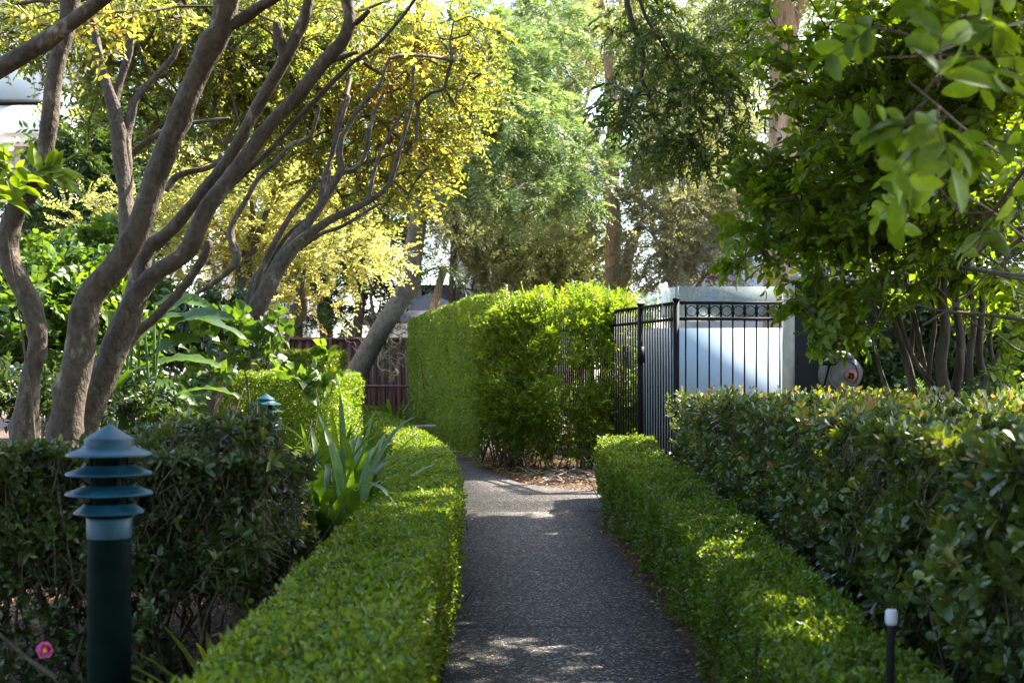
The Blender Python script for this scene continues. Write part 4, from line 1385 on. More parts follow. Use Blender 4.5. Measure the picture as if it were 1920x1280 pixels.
tree('crepe_myrtle', 'large crepe myrtle with several smooth mottled trunks leaning right, nearest tree on the left', (gx(110, DA), DA, 0), trunksA, 'crepe_bark', crA, 'autumn crepe myrtles', .06, 12, 0, 22)

tree('crepe_myrtle', 'dark thick lichen spotted bough of a crepe myrtle crossing the upper left corner', (-4.6, 6.2, 0),
     [([(-900, 1170, 90), (-700, 700, 84), (-420, 360, 76), (-150, 205, 66), (-20, 140, 58), (50, 98, 50), (120, 52, 46), (200, -8, 44), (330, -120, 38), (520, -330, 28)], 6.3)], 'crepe_bark',
     [dict(blobs=[(450, -420, 6.5, 350, 150, 1.0)], n=60, mat='crepe', ns=4, length=.3, nl=8, L=.05, asp=.6, seg=.25)], 'autumn crepe myrtles', .05, 3, 0, 18)

# ---- second and third crepe myrtles ------------------------------------------------------
DB = 11.2
trunksB = [
    ([(345, 970, 50), (372, 830, 42), (410, 710, 40), (446, 640, 40), (492, 562, 40), (532, 488, 38), (566, 448, 34), (616, 414, 24), (660, 392, 21), (700, 372, 16), (730, 345, 12), (744, 300, 10), (758, 250, 8), (775, 190, 6)], DB),
    ([(520, 505, 30), (552, 452, 27), (590, 402, 22), (622, 350, 17), (640, 318, 16), (636, 290, 14), (645, 250, 12), (672, 205, 10), (708, 165, 8), (730, 110, 6)], DB + .15),
    ([(640, 322, 11), (664, 316, 11), (684, 290, 10), (692, 250, 9), (704, 205, 8), (722, 170, 6)], DB + .15),
    ([(545, 478, 12), (600, 440, 12), (640, 425, 11), (690, 395, 10), (716, 380, 7)], DB + .3),
    ([(470, 560, 14), (500, 500, 13), (540, 440, 12), (590, 400, 10), (612, 370, 8), (620, 300, 7), (632, 230, 6), (650, 180, 5)], DB + .4),
    ([(690, 380, 9), (700, 330, 8), (712, 290, 8), (740, 235, 7), (765, 200, 5)], DB + .1),
    ([(600, 395, 12), (606, 350, 12), (622, 290, 10), (640, 225, 9), (655, 180, 7)], DB + .2),
    ([(366, 552, 12), (400, 530, 15), (432, 504, 18), (446, 482, 18), (434, 450, 15), (436, 420, 13), (462, 375, 12), (486, 332, 12), (520, 300, 13), (545, 272, 14), (580, 258, 10), (592, 225, 8), (600, 200, 6)], DB - .2),
    ([(470, 600, 20), (486, 520, 16), (510, 465, 14), (552, 395, 13), (592, 345, 10), (600, 332, 8)], DB + .3),
    ([(440, 655, 18), (470, 560, 16), (478, 520, 15), (500, 500, 12), (545, 478, 8)], DB + .4),
]
blB = [(660, 260, 13.3, 220, 110, .9, 1), (800, 150, 12.9, 140, 140, .8, .8), (520, 200, 13.4, 170, 90, .9, 1), (640, 110, 13, 280, 110, .9, 1), (640, 380, 13.6, 80, 60, .5, 1), (750, 340, 13.0, 100, 80, .6, 1), (810, 280, 12.6, 60, 60, .4, 1), (870, 130, 12.4, 70, 130, .6, .5), (900, 60, 12.0, 60, 60, .5, .5), (500, 60, 12.2, 160, 70, .8, .8)]
def rndB(P):      # orange towards the outer, far end of the crown; yellow green inside
    px = CX + F * P[:, 0] / P[:, 1]
    py = HY - F * (P[:, 2] - EYE) / P[:, 1]
    k = np.exp(-((px - 770) / 130) ** 2 - ((py - 200) / 150) ** 2)
    return np.clip(-.07 + .66 * rs.random(len(P)) ** 1.2 + .36 * k + .1 * lump(P, 1.4, 4), 0, 1)
crB = [dict(blobs=blB, n=680, mat='crepe', ns=4, length=.32, nl=8, L=.045, asp=.62, style='fold', droop=.22, planar=.6, seg=.22, rnd=rndB, rmin=.0052, rmax=.018)]
tB = tree('crepe_myrtle', 'crepe myrtle with twisted sunlit bark and orange tinged leaves, middle of the left side', (gx(345, DB), DB, 0), trunksB, 'crepe_bark', crB, 'autumn crepe myrtles', .07, 3, .14, 12)

DC = 10.2
trunksC = [
    ([(246, 985, 46), (244, 800, 38), (242, 600, 34), (240, 440, 30), (234, 370, 30), (226, 300, 29), (216, 215, 28), (200, 160, 22), (186, 110, 19), (176, 50, 15), (160, -30, 12)], DC),
    ([(240, 400, 22), (240, 330, 22), (236, 260, 21), (248, 205, 19), (258, 182, 17), (290, 145, 15), (318, 115, 15), (330, 95, 12), (345, 40, 9)], DC + .05),
    ([(214, 200, 18), (222, 160, 16), (238, 110, 15), (246, 78, 12), (250, 20, 9)], DC + .1),
    ([(236, 330, 16), (246, 290, 17), (290, 256, 17), (320, 243, 15), (352, 232, 12), (430, 222, 9)], DC + .3),
    ([(312, 360, 14), (326, 334, 20), (352, 322, 18), (392, 314, 15), (412, 300, 14), (415, 288, 12)], DC - .2),
    ([(308, 345, 16), (292, 318, 14), (284, 310, 8)], DC - .1),
]
blC = [(310, 100, 11.8, 190, 130, .9), (420, 180, 12.2, 160, 160, .9), (320, 270, 12.3, 70, 40, .6), (70, 40, 11.0, 170, 75, .9), (170, 180, 12.2, 70, 70, .6), (40, 80, 10.6, 90, 50, .5), (240, 20, 11, 160, 50, .8), (420, 60, 11.9, 240, 110, .9)]
def rndC(P):
    return np.clip(-.12 + .72 * rs.random(len(P)) ** 1.2 + .13 * lump(P, 1.4, 4), 0, 1)
crC = [dict(blobs=blC, n=480, mat='crepe', ns=4, length=.31, nl=8, L=.043, asp=.62, style='fold', droop=.22, planar=.6, seg=.22, rnd=rndC, rmin=.0052, rmax=.018)]
tree('crepe_myrtle', 'crepe myrtle with one fluted upright trunk forking in three, behind the leaning trunks', (gx(246, DC), DC, 0), trunksC, 'crepe_bark', crC, 'autumn crepe myrtles', .06, 2, .16, 12)

# pale sunlit crepe myrtle farther back
DE = 14.5
trunksE = [
    ([(470, 890, 30), (468, 760, 26), (462, 640, 24), (458, 560, 24), (466, 500, 22), (480, 450, 18), (500, 400, 14), (520, 340, 10)], DE),
    ([(462, 600, 18), (450, 540, 16), (452, 480, 14), (475, 420, 12), (470, 370, 8)], DE + .1),
    ([(470, 800, 18), (520, 660, 14), (552, 612, 13), (570, 590, 12), (568, 540, 10), (575, 470, 6)], DE + .3),
    ([(455, 560, 10), (500, 520, 10), (540, 528, 9), (590, 510, 7), (640, 470, 5)], DE + .2),
]
blE = [(480, 420, 14.8, 190, 80, .9), (400, 330, 15, 140, 60, .8), (560, 340, 15, 120, 60, .8), (600, 480, 14.8, 130, 55, .7), (680, 470, 15, 70, 45, .6), (330, 430, 14.6, 100, 60, .7), (560, 570, 14.6, 80, 25, .4), (200, 400, 14.4, 80, 50, .6), (430, 500, 14.8, 120, 50, .6)]
crE = [dict(blobs=blE, n=400, mat='pale', ns=5, length=.40, nl=10, L=.045, asp=.6, style='quad', droop=.12, planar=.3, seg=.25, rmin=.003, rmax=.03)]
tree('crepe_myrtle', 'pale sunlit crepe myrtle with light straw coloured leaves behind the twisted one', (gx(470, DE), DE, 0), trunksE, 'smooth_bark', crE, 'autumn crepe myrtles', .06, 1, .08, 10)

# ---- jacaranda with the long leaning trunk ------------------------------------------------
DL = 24.0
trunksL = [
    ([(625, 830, 60), (655, 730, 50), (690, 660, 46), (722, 606, 44), (752, 558, 42), (770, 505, 40), (780, 440, 36), (788, 390, 33), (800, 345, 30), (818, 300, 22), (860, 230, 18), (900, 150, 14), (930, 60, 10)], DL),
    ([(788, 395, 24), (812, 350, 22), (850, 300, 16), (930, 250, 13), (1020, 200, 10), (1080, 150, 8)], DL + .3),
    ([(805, 345, 18), (800, 290, 16), (790, 220, 13), (810, 120, 10), (850, 20, 8)], DL + .3),
]
blL = [(900, 200, 24, 130, 110, 2.0), (980, 260, 24, 130, 90, 2.0), (1070, 300, 24, 100, 70, 1.8), (960, 130, 24.5, 130, 80, 2), (860, 330, 24, 90, 60, 1.6), (1000, 370, 24, 160, 50, 1.6), (1060, 190, 25, 110, 70, 1.6), (900, 60, 25, 130, 60, 1.6), (1030, 60, 25.5, 120, 50, 1.5)]
crL = [dict(blobs=blL, n=400, mat='fern', ns=9, length=.52, nl=13, L=.15, asp=.17, style='quad', droop=.45, ang=1.15, planar=.2, spread=.9, seg=.5, rmin=.007, rmax=.09, twig='grey_bark', up=.15, taper=.5, twigs=False)]
tree('jacaranda', 'feathery leaved jacaranda on a long curved leaning trunk in front of the brown fence', (gx(625, DL), DL, 0), trunksL, 'smooth_bark', crL, None, .03, 2, 0, 14)

# ---- stringybark and other tall background trees -----------------------------------------
DS = 22.0
trunksS = [([(1462, 835, 84), (1462, 700, 74), (1462, 560, 66), (1466, 400, 64), (1470, 240, 62), (1472, 110, 58), (1466, 20, 50), (1456, -120, 42), (1440, -300, 30)], DS),
           ([(1470, 100, 30), (1500, 20, 24), (1560, -90, 18)], DS)]
tree('stringybark', 'tall tree with thick reddish stringy barked trunk behind the garden wall', (gx(1462, DS), DS, 0), trunksS, 'red_bark',
     [dict(blobs=[(1500, -60, 22, 260, 120, 2.2), (1390, 60, 23, 110, 100, 1.6), (1580, 200, 23, 130, 130, 1.8)], n=320, mat='gum', ns=7, length=.55, nl=8, L=.11, asp=.3, droop=.5, seg=.5, rmin=.007, rmax=.09, twig='grey_bark', twigs=False)], 'tall background trees', .05, 0, .05, 20)

DD = 27.0
trunksD = [
    ([(1142, 820, 44), (1144, 640, 38), (1146, 540, 33), (1150, 440, 30), (1148, 350, 29), (1150, 260, 27), (1146, 170, 24), (1138, 80, 20), (1120, -40, 15)], DD),
    ([(1156, 800, 34), (1162, 600, 30), (1168, 540, 26), (1176, 490, 24), (1190, 446, 20), (1206, 412, 15), (1250, 380, 10), (1310, 350, 7)], DD + .2),
    ([(1150, 280, 16), (1180, 200, 14), (1230, 120, 11), (1300, 50, 8)], DD + .2),
    ([(1148, 330, 14), (1110, 260, 12), (1080, 180, 9)], DD + .3),
]
blD = [(1130, 360, 27.5, 150, 90, 2), (1250, 330, 27.5, 130, 110, 2), (1080, 420, 28, 120, 70, 1.6), (1270, 100, 28, 160, 130, 2), (1150, 60, 28, 140, 110, 2), (1290, 220, 28, 120, 110, 2)]
crD = [dict(blobs=blD, n=600, mat='olive', ns=8, length=.55, nl=9, L=.085, asp=.3, droop=.35, ang=.8, planar=.8, seg=.45, rmin=.007, rmax=.07, twig='grey_bark', twigs=False)]
tree('paperbark', 'tree with twin flaking brown trunks and fine olive leaves right of the clipped hedge top', (gx(1142, DD), DD, 0), trunksD, 'red_bark', crD, 'tall background trees', .06, 1, .06, 14)

# thin dark trunks and fine foliage in the middle distance
trunksF = [([(848, 810, 18), (850, 640, 16), (848, 540, 15), (852, 450, 14), (858, 380, 13), (870, 330, 10), (885, 260, 7)], 29),
           ([(856, 420, 8), (880, 370, 7), (915, 330, 5)], 29), ([(850, 460, 8), (826, 410, 6), (812, 380, 4)], 29)]
blF = [(880, 420, 29.5, 90, 80, 1.6), (960, 430, 30, 90, 60, 1.6), (830, 380, 30, 70, 50, 1.4), (940, 520, 29, 80, 40, 1.2), (880, 340, 30, 80, 50, 1.4)]
tree('wattle', 'thin dark stemmed tree with fine grey green leaves just left of the hedge top', (gx(848, 29), 29, 0), trunksF, 'dark_bark',
     [dict(blobs=blF, n=420, mat='olive', ns=8, length=.5, nl=9, L=.08, asp=.28, droop=.3, ang=.8, planar=.8, seg=.45, rmin=.007, rmax=.05, twig='dark_bark', twigs=False)], 'tall background trees', .05, 0, 0, 10)

trunksG = [([(1088, 810, 16), (1092, 600, 14), (1084, 520, 13), (1060, 460, 10), (1050, 400, 7)], 30.5), ([(1085, 530, 9), (1110, 480, 8), (1120, 430, 5)], 30.5), ([(900, 800, 14), (905, 560, 13), (912, 470, 11), (905, 400, 8)], 31)]
blG = [(1010, 480, 30, 110, 60, 1.6), (1060, 530, 30, 90, 40, 1.4), (1000, 420, 31, 110, 50, 1.6), (930, 480, 30.5, 60, 60, 1.2), (1110, 480, 30, 80, 70, 1.4)]
tree('bush_tree', 'low bushy tree with yellow green foliage directly behind the tall hedge', (gx(1088, 30.5), 30.5, 0), trunksG, 'grey_bark',
     [dict(blobs=blG, n=380, mat='gum', ns=8, length=.45, nl=9, L=.085, asp=.35, droop=.25, ang=.9, planar=.8, seg=.45, rmin=.007, rmax=.05, twig='grey_bark', twigs=False)], 'tall background trees', .05, 0, 0, 10)

# dry wispy tree right of the twin trunks
trunksH = [([(1268, 800, 18), (1262, 620, 15), (1256, 560, 14), (1250, 500, 12), (1225, 440, 10), (1200, 420, 7)], 26), ([(1256, 540, 10), (1290, 470, 8), (1330, 420, 6)], 26), ([(1260, 600, 10), (1320, 520, 8), (1370, 470, 5)], 26.2)]
blH = [(1240, 480, 26, 100, 60, 1.4), (1320, 460, 26, 90, 90, 1.6), (1290, 400, 26.5, 110, 50, 1.4), (1230, 540, 26, 90, 30, 1.2), (1340, 380, 27, 80, 60, 1.4)]
tree('tea_tree', 'wispy tea tree with tangled pale twigs between the twin trunks and the garden wall', (gx(1268, 26), 26, 0), trunksH, 'bare',
     [dict(blobs=blH, n=420, mat='olive', ns=6, length=.5, nl=8, L=.07, asp=.28, droop=.35, ang=.8, planar=.9, seg=.4, rmin=.010, rmax=.05, wob=.3, twig='bare', twigs=True)], 'tall background trees', .08, 0, 0, 10)

# dark understorey between the jacaranda and the crepe myrtles
trunksI = [([(660, 800, 26), (668, 640, 22), (676, 560, 20), (672, 480, 17), (690, 400, 13), (700, 330, 9)], 29), ([(610, 800, 34), (612, 640, 28), (606, 560, 24), (612, 470, 18), (620, 400, 12)], 30),
           ([(560, 800, 28), (556, 620, 24), (560, 540, 20), (552, 460, 14)], 29.5), ([(720, 800, 10), (716, 650, 9), (700, 590, 8), (694, 520, 7), (705, 450, 5)], 28)]
blI = [(620, 500, 30, 140, 70, 1.8), (700, 480, 29.5, 80, 90, 1.4), (560, 430, 30, 120, 80, 1.8), (700, 380, 31, 100, 70, 1.6), (640, 600, 29.5, 130, 30, 1.2)]
tree('evergreen_tree', 'dark evergreen with several brown trunks behind the board fence, left of the leaning trunk', (gx(640, 29.5), 29.5, 0), trunksI, 'dark_bark',
     [dict(blobs=blI, n=330, mat='deep', ns=7, length=.5, nl=8, L=.11, asp=.4, droop=.25, planar=.7, seg=.45, rmin=.007, rmax=.06, twig='dark_bark', twigs=False)], 'tall background trees', .05, 0, 0, 12)

# tall backdrop trees
def big_tree(name, px, d, label, blobs, n, mat, bark, L=.14, w=40, asp=.35, top=-200, ns=8, lean=20, zmin=None):
    tr = [([(px, 800, w * 1.3), (px + lean * .2, 600, w), (px + lean * .4, 420, w * .85), (px + lean * .7, 220, w * .65), (px + lean, top, w * .35)], d),
          ([(px + lean * .45, 400, w * .5), (px + lean + 60, 250, w * .35), (px + lean + 110, 80, w * .2)], d + .3),
          ([(px + lean * .55, 330, w * .45), (px - 60, 200, w * .3), (px - 100, 60, w * .2)], d - .3)]
    return tree(name, label, (gx(px, d), d, 0), tr, bark, [dict(blobs=blobs, n=n, mat=mat, ns=ns, length=.75, nl=9, L=L, asp=asp, droop=.35, planar=.8, seg=.7, rmin=.010, rmax=.12, twig=bark, twigs=False, zmin=zmin)],
                'tall background trees', .05, 0, .03, 12)


big_tree('gum_tree', 1010, 36, 'tall slender gum tree with a pale trunk behind the feathery jacaranda', [(1000, 100, 36, 160, 130, 3), (1080, 20, 36, 130, 80, 3), (930, 210, 36, 110, 110, 2.5), (1010, 300, 36, 140, 90, 2.5)], 330, 'gum', 'smooth_bark', w=26, top=-100, L=.13, lean=10)
big_tree('gum_tree', 1330, 38, 'grey green gum tree showing sky through its crown left of the stringybark', [(1320, 120, 38, 130, 120, 3), (1380, 240, 38, 110, 110, 3), (1300, 330, 38, 130, 90, 3), (1240, 200, 38, 110, 110, 3)], 360, 'olive', 'grey_bark', w=30, top=-120, L=.12, lean=30)
big_tree('gum_tree', 770, 40, 'broad gum tree far behind the orange crepe myrtle leaves', [(760, 160, 40, 200, 150, 3), (700, 330, 40, 160, 110, 3), (860, 330, 40, 120, 90, 3), (620, 120, 40, 160, 130, 3)], 420, 'gum', 'grey_bark', w=34, L=.15)
big_tree('gum_tree', 430, 34, 'leafy gum tree far behind the left crepe myrtles', [(420, 150, 34, 220, 180, 3), (520, 350, 34, 160, 110, 2.5), (330, 300, 33, 130, 130, 2.5), (480, -20, 34, 220, 120, 3)], 460, 'gum', 'grey_bark', w=34, L=.14)
big_tree('evergreen_tree', 1700, 26, 'dense dark evergreen behind the charcoal wall on the far right', [(1700, 250, 26, 240, 200, 2.5), (1850, 400, 25, 160, 160, 2.2), (1600, 450, 26, 140, 110, 2), (1800, 60, 26, 220, 150, 2.5)], 520, 'deep', 'dark_bark', w=44, L=.13, asp=.42)
big_tree('evergreen_tree', 160, 17.5, 'dark glossy evergreen beside the white balcony on the left', [(190, 330, 17.5, 80, 100, 1.0), (150, 420, 17, 80, 60, .8), (235, 240, 18, 70, 90, 1.0), (270, 380, 17.5, 70, 80, .8)], 200, 'deep', 'smooth_bark', w=36, L=.13, asp=.36, ns=6, top=100, lean=10)

# ---- tree whose bough hangs into the top centre -------------------------------------------
DH = 9.5
trH = [([(2150, 1020, 130), (2140, 600, 116), (2100, 200, 104), (2000, -150, 92), (1850, -420, 74), (1650, -560, 56), (1450, -500, 42), (1300, -330, 30), (1215, -160, 20), (1176, -30, 14), (1184, 40, 12), (1202, 82, 11), (1206, 120, 10), (1202, 148, 10), (1216, 172, 8)], DH),
       ([(1190, -60, 8), (1206, 20, 8), (1240, 80, 6), (1275, 130, 5), (1330, 165, 4), (1390, 172, 3)], DH),
       ([(1214, 168, 6), (1225, 196, 5), (1212, 178, 5), (1188, 185, 4), (1180, 215, 3)], DH),
       ([(1214, 168, 6), (1250, 180, 5), (1280, 215, 4), (1310, 245, 3)], DH),
       ([(1900, -350, 40), (1700, -250, 26), (1560, -160, 16), (1480, -60, 10)], DH - .4)]
blHh = [(1270, 200, 9.5, 140, 60, .5), (1340, 230, 9.5, 80, 60, .4), (1180, 200, 9.4, 60, 50, .35), (1300, 280, 9.5, 80, 40, .35), (1270, 100, 9.6, 100, 70, .4), (1370, 140, 9.6, 60, 70, .35), (1210, 30, 9.7, 70, 60, .35), (1240, 250, 9.4, 90, 35, .3)]
tH = tree('shade_tree', 'dark leaved shade tree whose hanging bough droops into the top centre', (gx(2150, DH), DH, 0), trH, 'dark_bark',
          [dict(blobs=blHh, n=165, mat='hang', ns=3, length=.22, nl=6, L=.058, asp=.36, style='fold', droop=.6, ang=.7, planar=.9, seg=.16, rmin=.0025, rmax=.012, twig='dark_bark', arc=0, up=-.3, mirror=True)], None, .05, 1, 0, 14)
grow_crown(tH, [at(1850, -420, DH), at(1650, -560, DH), at(2000, -150, DH), at(1450, -500, DH), at(1700, -250, DH)], blobs=[(1700, -420, 9.5, 420, 170, 1.8), (1300, -420, 9.5, 300, 110, 1.5), (1750, -350, 7.5, 400, 120, 1.2), (1950, -250, 10.5, 260, 200, 1.8)], n=50, mat='hang', ns=5, length=.35, nl=7, L=.09, asp=.42,
           style='quad', droop=.4, ang=.8, planar=.9, seg=.35, rmin=.004, rmax=.05, twig='dark_bark', name='unseen_crown')

def slab_pts(x0, x1, y0, y1, z0, z1, n):
    P = np.column_stack([rs.uniform(x0, x1, n), rs.uniform(y0, y1, n), rs.uniform(z0, z1, n)])
    return P[P[:, 2] > EYE + .33 * np.maximum(P[:, 1], 0) + .25]


Tc = np.concatenate([slab_pts(1.0, 3.5, 3.4, 7.6, 3.7, 5.6, 320), slab_pts(3.5, 6.3, 3.4, 7.6, 3.9, 5.6, 120), slab_pts(.9, 2.8, 6.0, 8.9, 4.2, 6.0, 190), slab_pts(-4.5, 2, -6, 3.5, 4.0, 6.2, 420), slab_pts(1.0, 5.5, -6, 3.4, 3.4, 6, 420), slab_pts(-6, -2.5, 0, 6, 4.2, 6, 80), slab_pts(-6, 6, -8, -4.5, .8, 5, 420), slab_pts(2.6, 5, 10, 12.6, 5.0, 6.8, 160), slab_pts(3.7, 5.7, 11.2, 14.2, 5.6, 7.2, 300)])  # unseen leaf masses, added overhead and behind the camera to shade path and beds
nb = []  # boughs added out of view to carry these shading leaves
for q in (([4.7, 9.5, 3.0], [4.0, 6.5, 4.6], [2.8, 3.5, 5.0], [1.5, 0, 5.2], [0, -3, 5.3]), ([4.6, 9.3, 3.6], [4.4, 5, 4.9], [4.2, 1, 5.0], [3.6, -4, 5.2], [1, -6.5, 4.2]), ([4.7, 9.5, 4.2], [4.2, 10.5, 5.4], [4.4, 12, 6.2], [4.7, 13.6, 6.6]), ([3.2, 4.5, 4.8], [0, 3.5, 5.3], [-3, 3.5, 5.3], [-4.6, 4.5, 5.2])):
    q = np.array(q, float)
    MB().tube(q, np.linspace(.11, .03, len(q)), 10, bump=.05, seed=4).build('bough', M['dark_bark'], tH, True)
    nb += [q[k] + (q[k + 1] - q[k]) * s for k in range(len(q) - 1) for s in (0, .25, .5, .75)]
grow_crown(tH, nb, None, 0, 'hang', 7, .40, 7, .11, .5, 'quad', pts=Tc, droop=.35, ang=.8, planar=.9, seg=.4, rmin=.004, rmax=.04, twig='dark_bark', name='unseen_crown')

# ---- magnolia like tree on the right -------------------------------------------------------
DM = 8.6
trM = [
    ([(1790, 1030, 34.0), (1786, 860, 28.1), (1778, 770, 26.6), (1764, 690, 23.7), (1772, 620, 20.7), (1766, 540, 17.8), (1774, 460, 14.8), (1768, 380, 11.1), (1750, 300, 8.1), (1730, 220, 5.9)], DM),
    ([(1770, 1030, 29.6), (1776, 860, 25.2), (1782, 770, 23.7), (1798, 700, 19.2), (1800, 630, 16.3), (1790, 560, 14.8), (1782, 470, 13.3), (1800, 380, 10.4), (1840, 290, 7.4), (1880, 200, 5.9)], DM + .1),
    ([(1820, 1030, 20.7), (1838, 800, 16.3), (1846, 720, 16.3), (1836, 660, 14.8), (1842, 560, 12.6), (1834, 460, 11.1), (1860, 360, 8.1), (1900, 280, 5.9)], DM + .15),
    ([(1812, 1030, 19.2), (1812, 840, 16.3), (1822, 760, 14.8), (1818, 680, 13.3), (1826, 600, 11.8), (1816, 500, 9.6), (1820, 400, 7.4)], DM - .1),
    ([(1765, 1030, 22.2), (1740, 830, 19.2), (1722, 770, 19.2), (1704, 690, 16.3), (1690, 640, 14.8), (1672, 590, 11.1), (1648, 540, 8.1), (1600, 480, 5.9), (1540, 440, 4.4)], DM + .2),
    ([(1780, 1000, 17.8), (1768, 780, 16.3), (1745, 720, 14.8), (1712, 670, 11.8), (1690, 610, 9.6), (1672, 560, 7.4), (1620, 510, 5.2), (1540, 520, 3.7), (1480, 500, 3.0)], DM + .05),
    ([(1775, 1000, 16.3), (1746, 760, 13.3), (1735, 700, 11.8), (1716, 600, 10.4), (1700, 540, 8.9), (1690, 440, 6.7), (1650, 350, 5.2)], DM + .3),
    ([(1700, 1030, 14), (1690, 860, 12), (1672, 760, 10), (1650, 690, 8), (1630, 620, 7), (1590, 560, 5), (1540, 520, 3)], DM + .35),
    ([(1720, 1030, 14), (1716, 800, 12), (1706, 700, 10), (1712, 600, 8), (1700, 500, 7), (1716, 420, 5)], DM + .4),
    ([(1740, 1030, 14), (1752, 800, 12), (1742, 700, 10), (1752, 600, 9), (1736, 520, 7), (1740, 440, 5)], DM + .2),
    ([(1800, 1030, 14), (1806, 800, 12), (1812, 720, 11), (1806, 620, 9), (1822, 540, 7), (1850, 470, 5)], DM + .25),
    ([(1830, 1030, 14), (1862, 800, 11), (1868, 720, 10), (1856, 640, 9), (1870, 560, 7), (1890, 480, 5)], DM + .3),
    ([(1790, 1030, 12), (1826, 780, 10), (1860, 690, 9), (1896, 620, 8), (1940, 560, 6)], DM - .2),
    ([(1690, 640, 7), (1640, 600, 6), (1590, 590, 5), (1540, 560, 4), (1490, 545, 3)], DM + .1),
    ([(1925, 600, 14), (1870, 592, 12), (1800, 586, 10), (1750, 580, 8), (1716, 572, 6), (1696, 580, 4)], 7.2),
    ([(2000, 670, 9), (1918, 660, 7), (1870, 628, 6), (1830, 610, 6), (1800, 580, 5), (1760, 540, 4)], 7.3),
    ([(1830, 470, 7), (1880, 500, 6), (1930, 540, 6), (1990, 560, 5)], 7.6),
    ([(1730, 610, 7), (1800, 565, 7), (1860, 505, 6), (1920, 470, 6), (2000, 420, 6)], 7.0),
]
def rndM(P):
    return np.clip(.2 + .6 * rs.random(len(P)) + .22 * lump(P, 1.6, 9), 0, 1)
blM = [(1480, 400, 8.9, 110, 90, .6), (1560, 450, 8.7, 120, 80, .6), (1540, 590, 8.4, 60, 50, .35), (1600, 560, 8.5, 60, 50, .4), (1680, 420, 8.5, 130, 80, .8), (1840, 400, 8.0, 110, 90, .8), (1620, 280, 8.6, 170, 90, .9), (1420, 320, 9.0, 50, 50, .4), (1790, 260, 8.2, 150, 100, .9), (1560, 130, 8.8, 140, 100, .9), (1740, 120, 8.4, 190, 120, 1.0), (1880, 120, 7.8, 140, 150, 1.0), (1430, 15, 9.0, 60, 30, .5), (1900, 600, 8.2, 40, 40, .3), (1880, 520, 8.3, 50, 40, .4), (1700, 530, 8.6, 60, 30, .4), (1430, 360, 9.0, 60, 50, .4), (1420, 470, 9.0, 60, 40, .4), (1820, 30, 8.4, 170, 80, 1.0), (1890, 690, 8.2, 40, 50, .3), (1600, 610, 8.5, 50, 40, .3), (1540, 540, 8.6, 70, 50, .4), (1640, 560, 8.6, 60, 40, .4), (1760, 520, 8.9, 80, 40, .4), (1840, 600, 9.0, 60, 60, .3), (1660, 480, 8.6, 70, 40, .5)]
crM = [dict(blobs=blM, n=830, mat='mag', ns=3, length=.20, nl=4, L=.075, asp=.52, style='oval', droop=.12, ang=.95, planar=.9, spread=.9, seg=.2, rmin=.0045, rmax=.022, wob=.2, twig='twig', rnd=rndM, mirror=True, curl=.22)]
tM = tree('magnolia', 'many stemmed broad leaved tree with back lit glossy leaves filling the right side', (gx(1785, DM), DM, 0), trM, 'dark_bark', crM, None, .06, 3, .05, 12)
# the boughs of the same tree that reach towards the viewer
nearb = [([(1980, 330, 26), (1900, 300, 20), (1820, 250, 16), (1760, 200, 12), (1700, 150, 9)], [4.5, 3.4, 2.7, 2.3, 2.1]), ([(1990, 520, 24), (1900, 430, 18), (1850, 390, 14), (1800, 360, 10)], [4.6, 3.6, 3.0, 2.6]),
         ([(2100, 60, 34), (1960, 40, 24), (1850, 60, 18), (1750, 100, 12), (1640, 110, 8)], [5, 3.8, 3.0, 2.7, 2.4]), ([(2060, 560, 26), (1980, 620, 16), (1930, 650, 9), (1905, 640, 6)], [5, 4.2, 3.6, 3.4])]
nn_ = []
for pts, d in nearb:
    P, r = stem_pts(pts, d)
    P = np.concatenate([[at(1790 + rs.uniform(-20, 20), 500, DM)], P])
    r = np.concatenate([[r[0] * 1.2], r])
    MB().tube(P, r * .5, 10, bump=.05, seed=5).build('bough', M['twig'], tM, True)
    nn_ += [P[k] + (P[k + 1] - P[k]) * q / 6 for k in range(1, len(P) - 1) for q in range(6)]
grow_crown(tM, nn_, blobs=[(1760, 150, 2.3, 110, 90, .2), (1850, 60, 2.5, 100, 80, .25), (1700, 170, 2.2, 60, 60, .15), (1890, 250, 2.7, 80, 110, .25), (1780, 290, 2.8, 100, 60, .25), (1720, 330, 3.2, 60, 40, .2), (1880, 430, 3.2, 60, 60, .3), (1905, 630, 3.5, 30, 40, .15), (1640, 80, 3.0, 80, 70, .3)], n=18, mat='mag', ns=2, length=.13, nl=3, L=.064, asp=.5, style='oval',
           droop=.35, ang=.95, planar=.9, spread=1.0, seg=.12, rmin=.0025, rmax=.008, wob=.2, twig='twig', rnd=rndM, curl=.3, name='near_leaves')

# ---- shrubs under the left trees ------------------------------------------------------------
def shrub(name, px, d, blobs, n, L, label, mat='hib', style='heart', asp=.8, ns=3, nl=4, length=.22, nst=7, group='broad leaved shrubs under the left trees', bark='twig', zb=.1, **kw):
    x = gx(px, d)
    t = empty(name, (x, d, 0), label, 'shrub', group)
    T = blob_points(blobs, n)
    T = T[T[:, 2] > zb]
    nodes = []
    for k in range(nst):
        b = np.array([x + rs.normal() * .2, d + rs.normal() * .2, 0])
        e = T[rs.integers(len(T))]
        e = b + (e - b) * .75
        m = (b + e) / 2 + rs.normal(size=3) * .07
        MB().tube([b, m, e], [.014, .010, .005], 7, seed=k).build('stem', M[bark], t, True)
        nodes += [b + (m - b) * q for q in (.3, .6, 1)] + [m + (e - m) * q for q in (.35, .7, 1)]
    kw = dict(dict(droop=.15, ang=.95, planar=.9, spread=.9, seg=.2, rmin=.003, rmax=.012, curl=.25), **kw)
    grow_crown(t, nodes, None, n, mat, ns, length, nl, L, asp, style, pts=T, twig=bark, **kw)
    return t


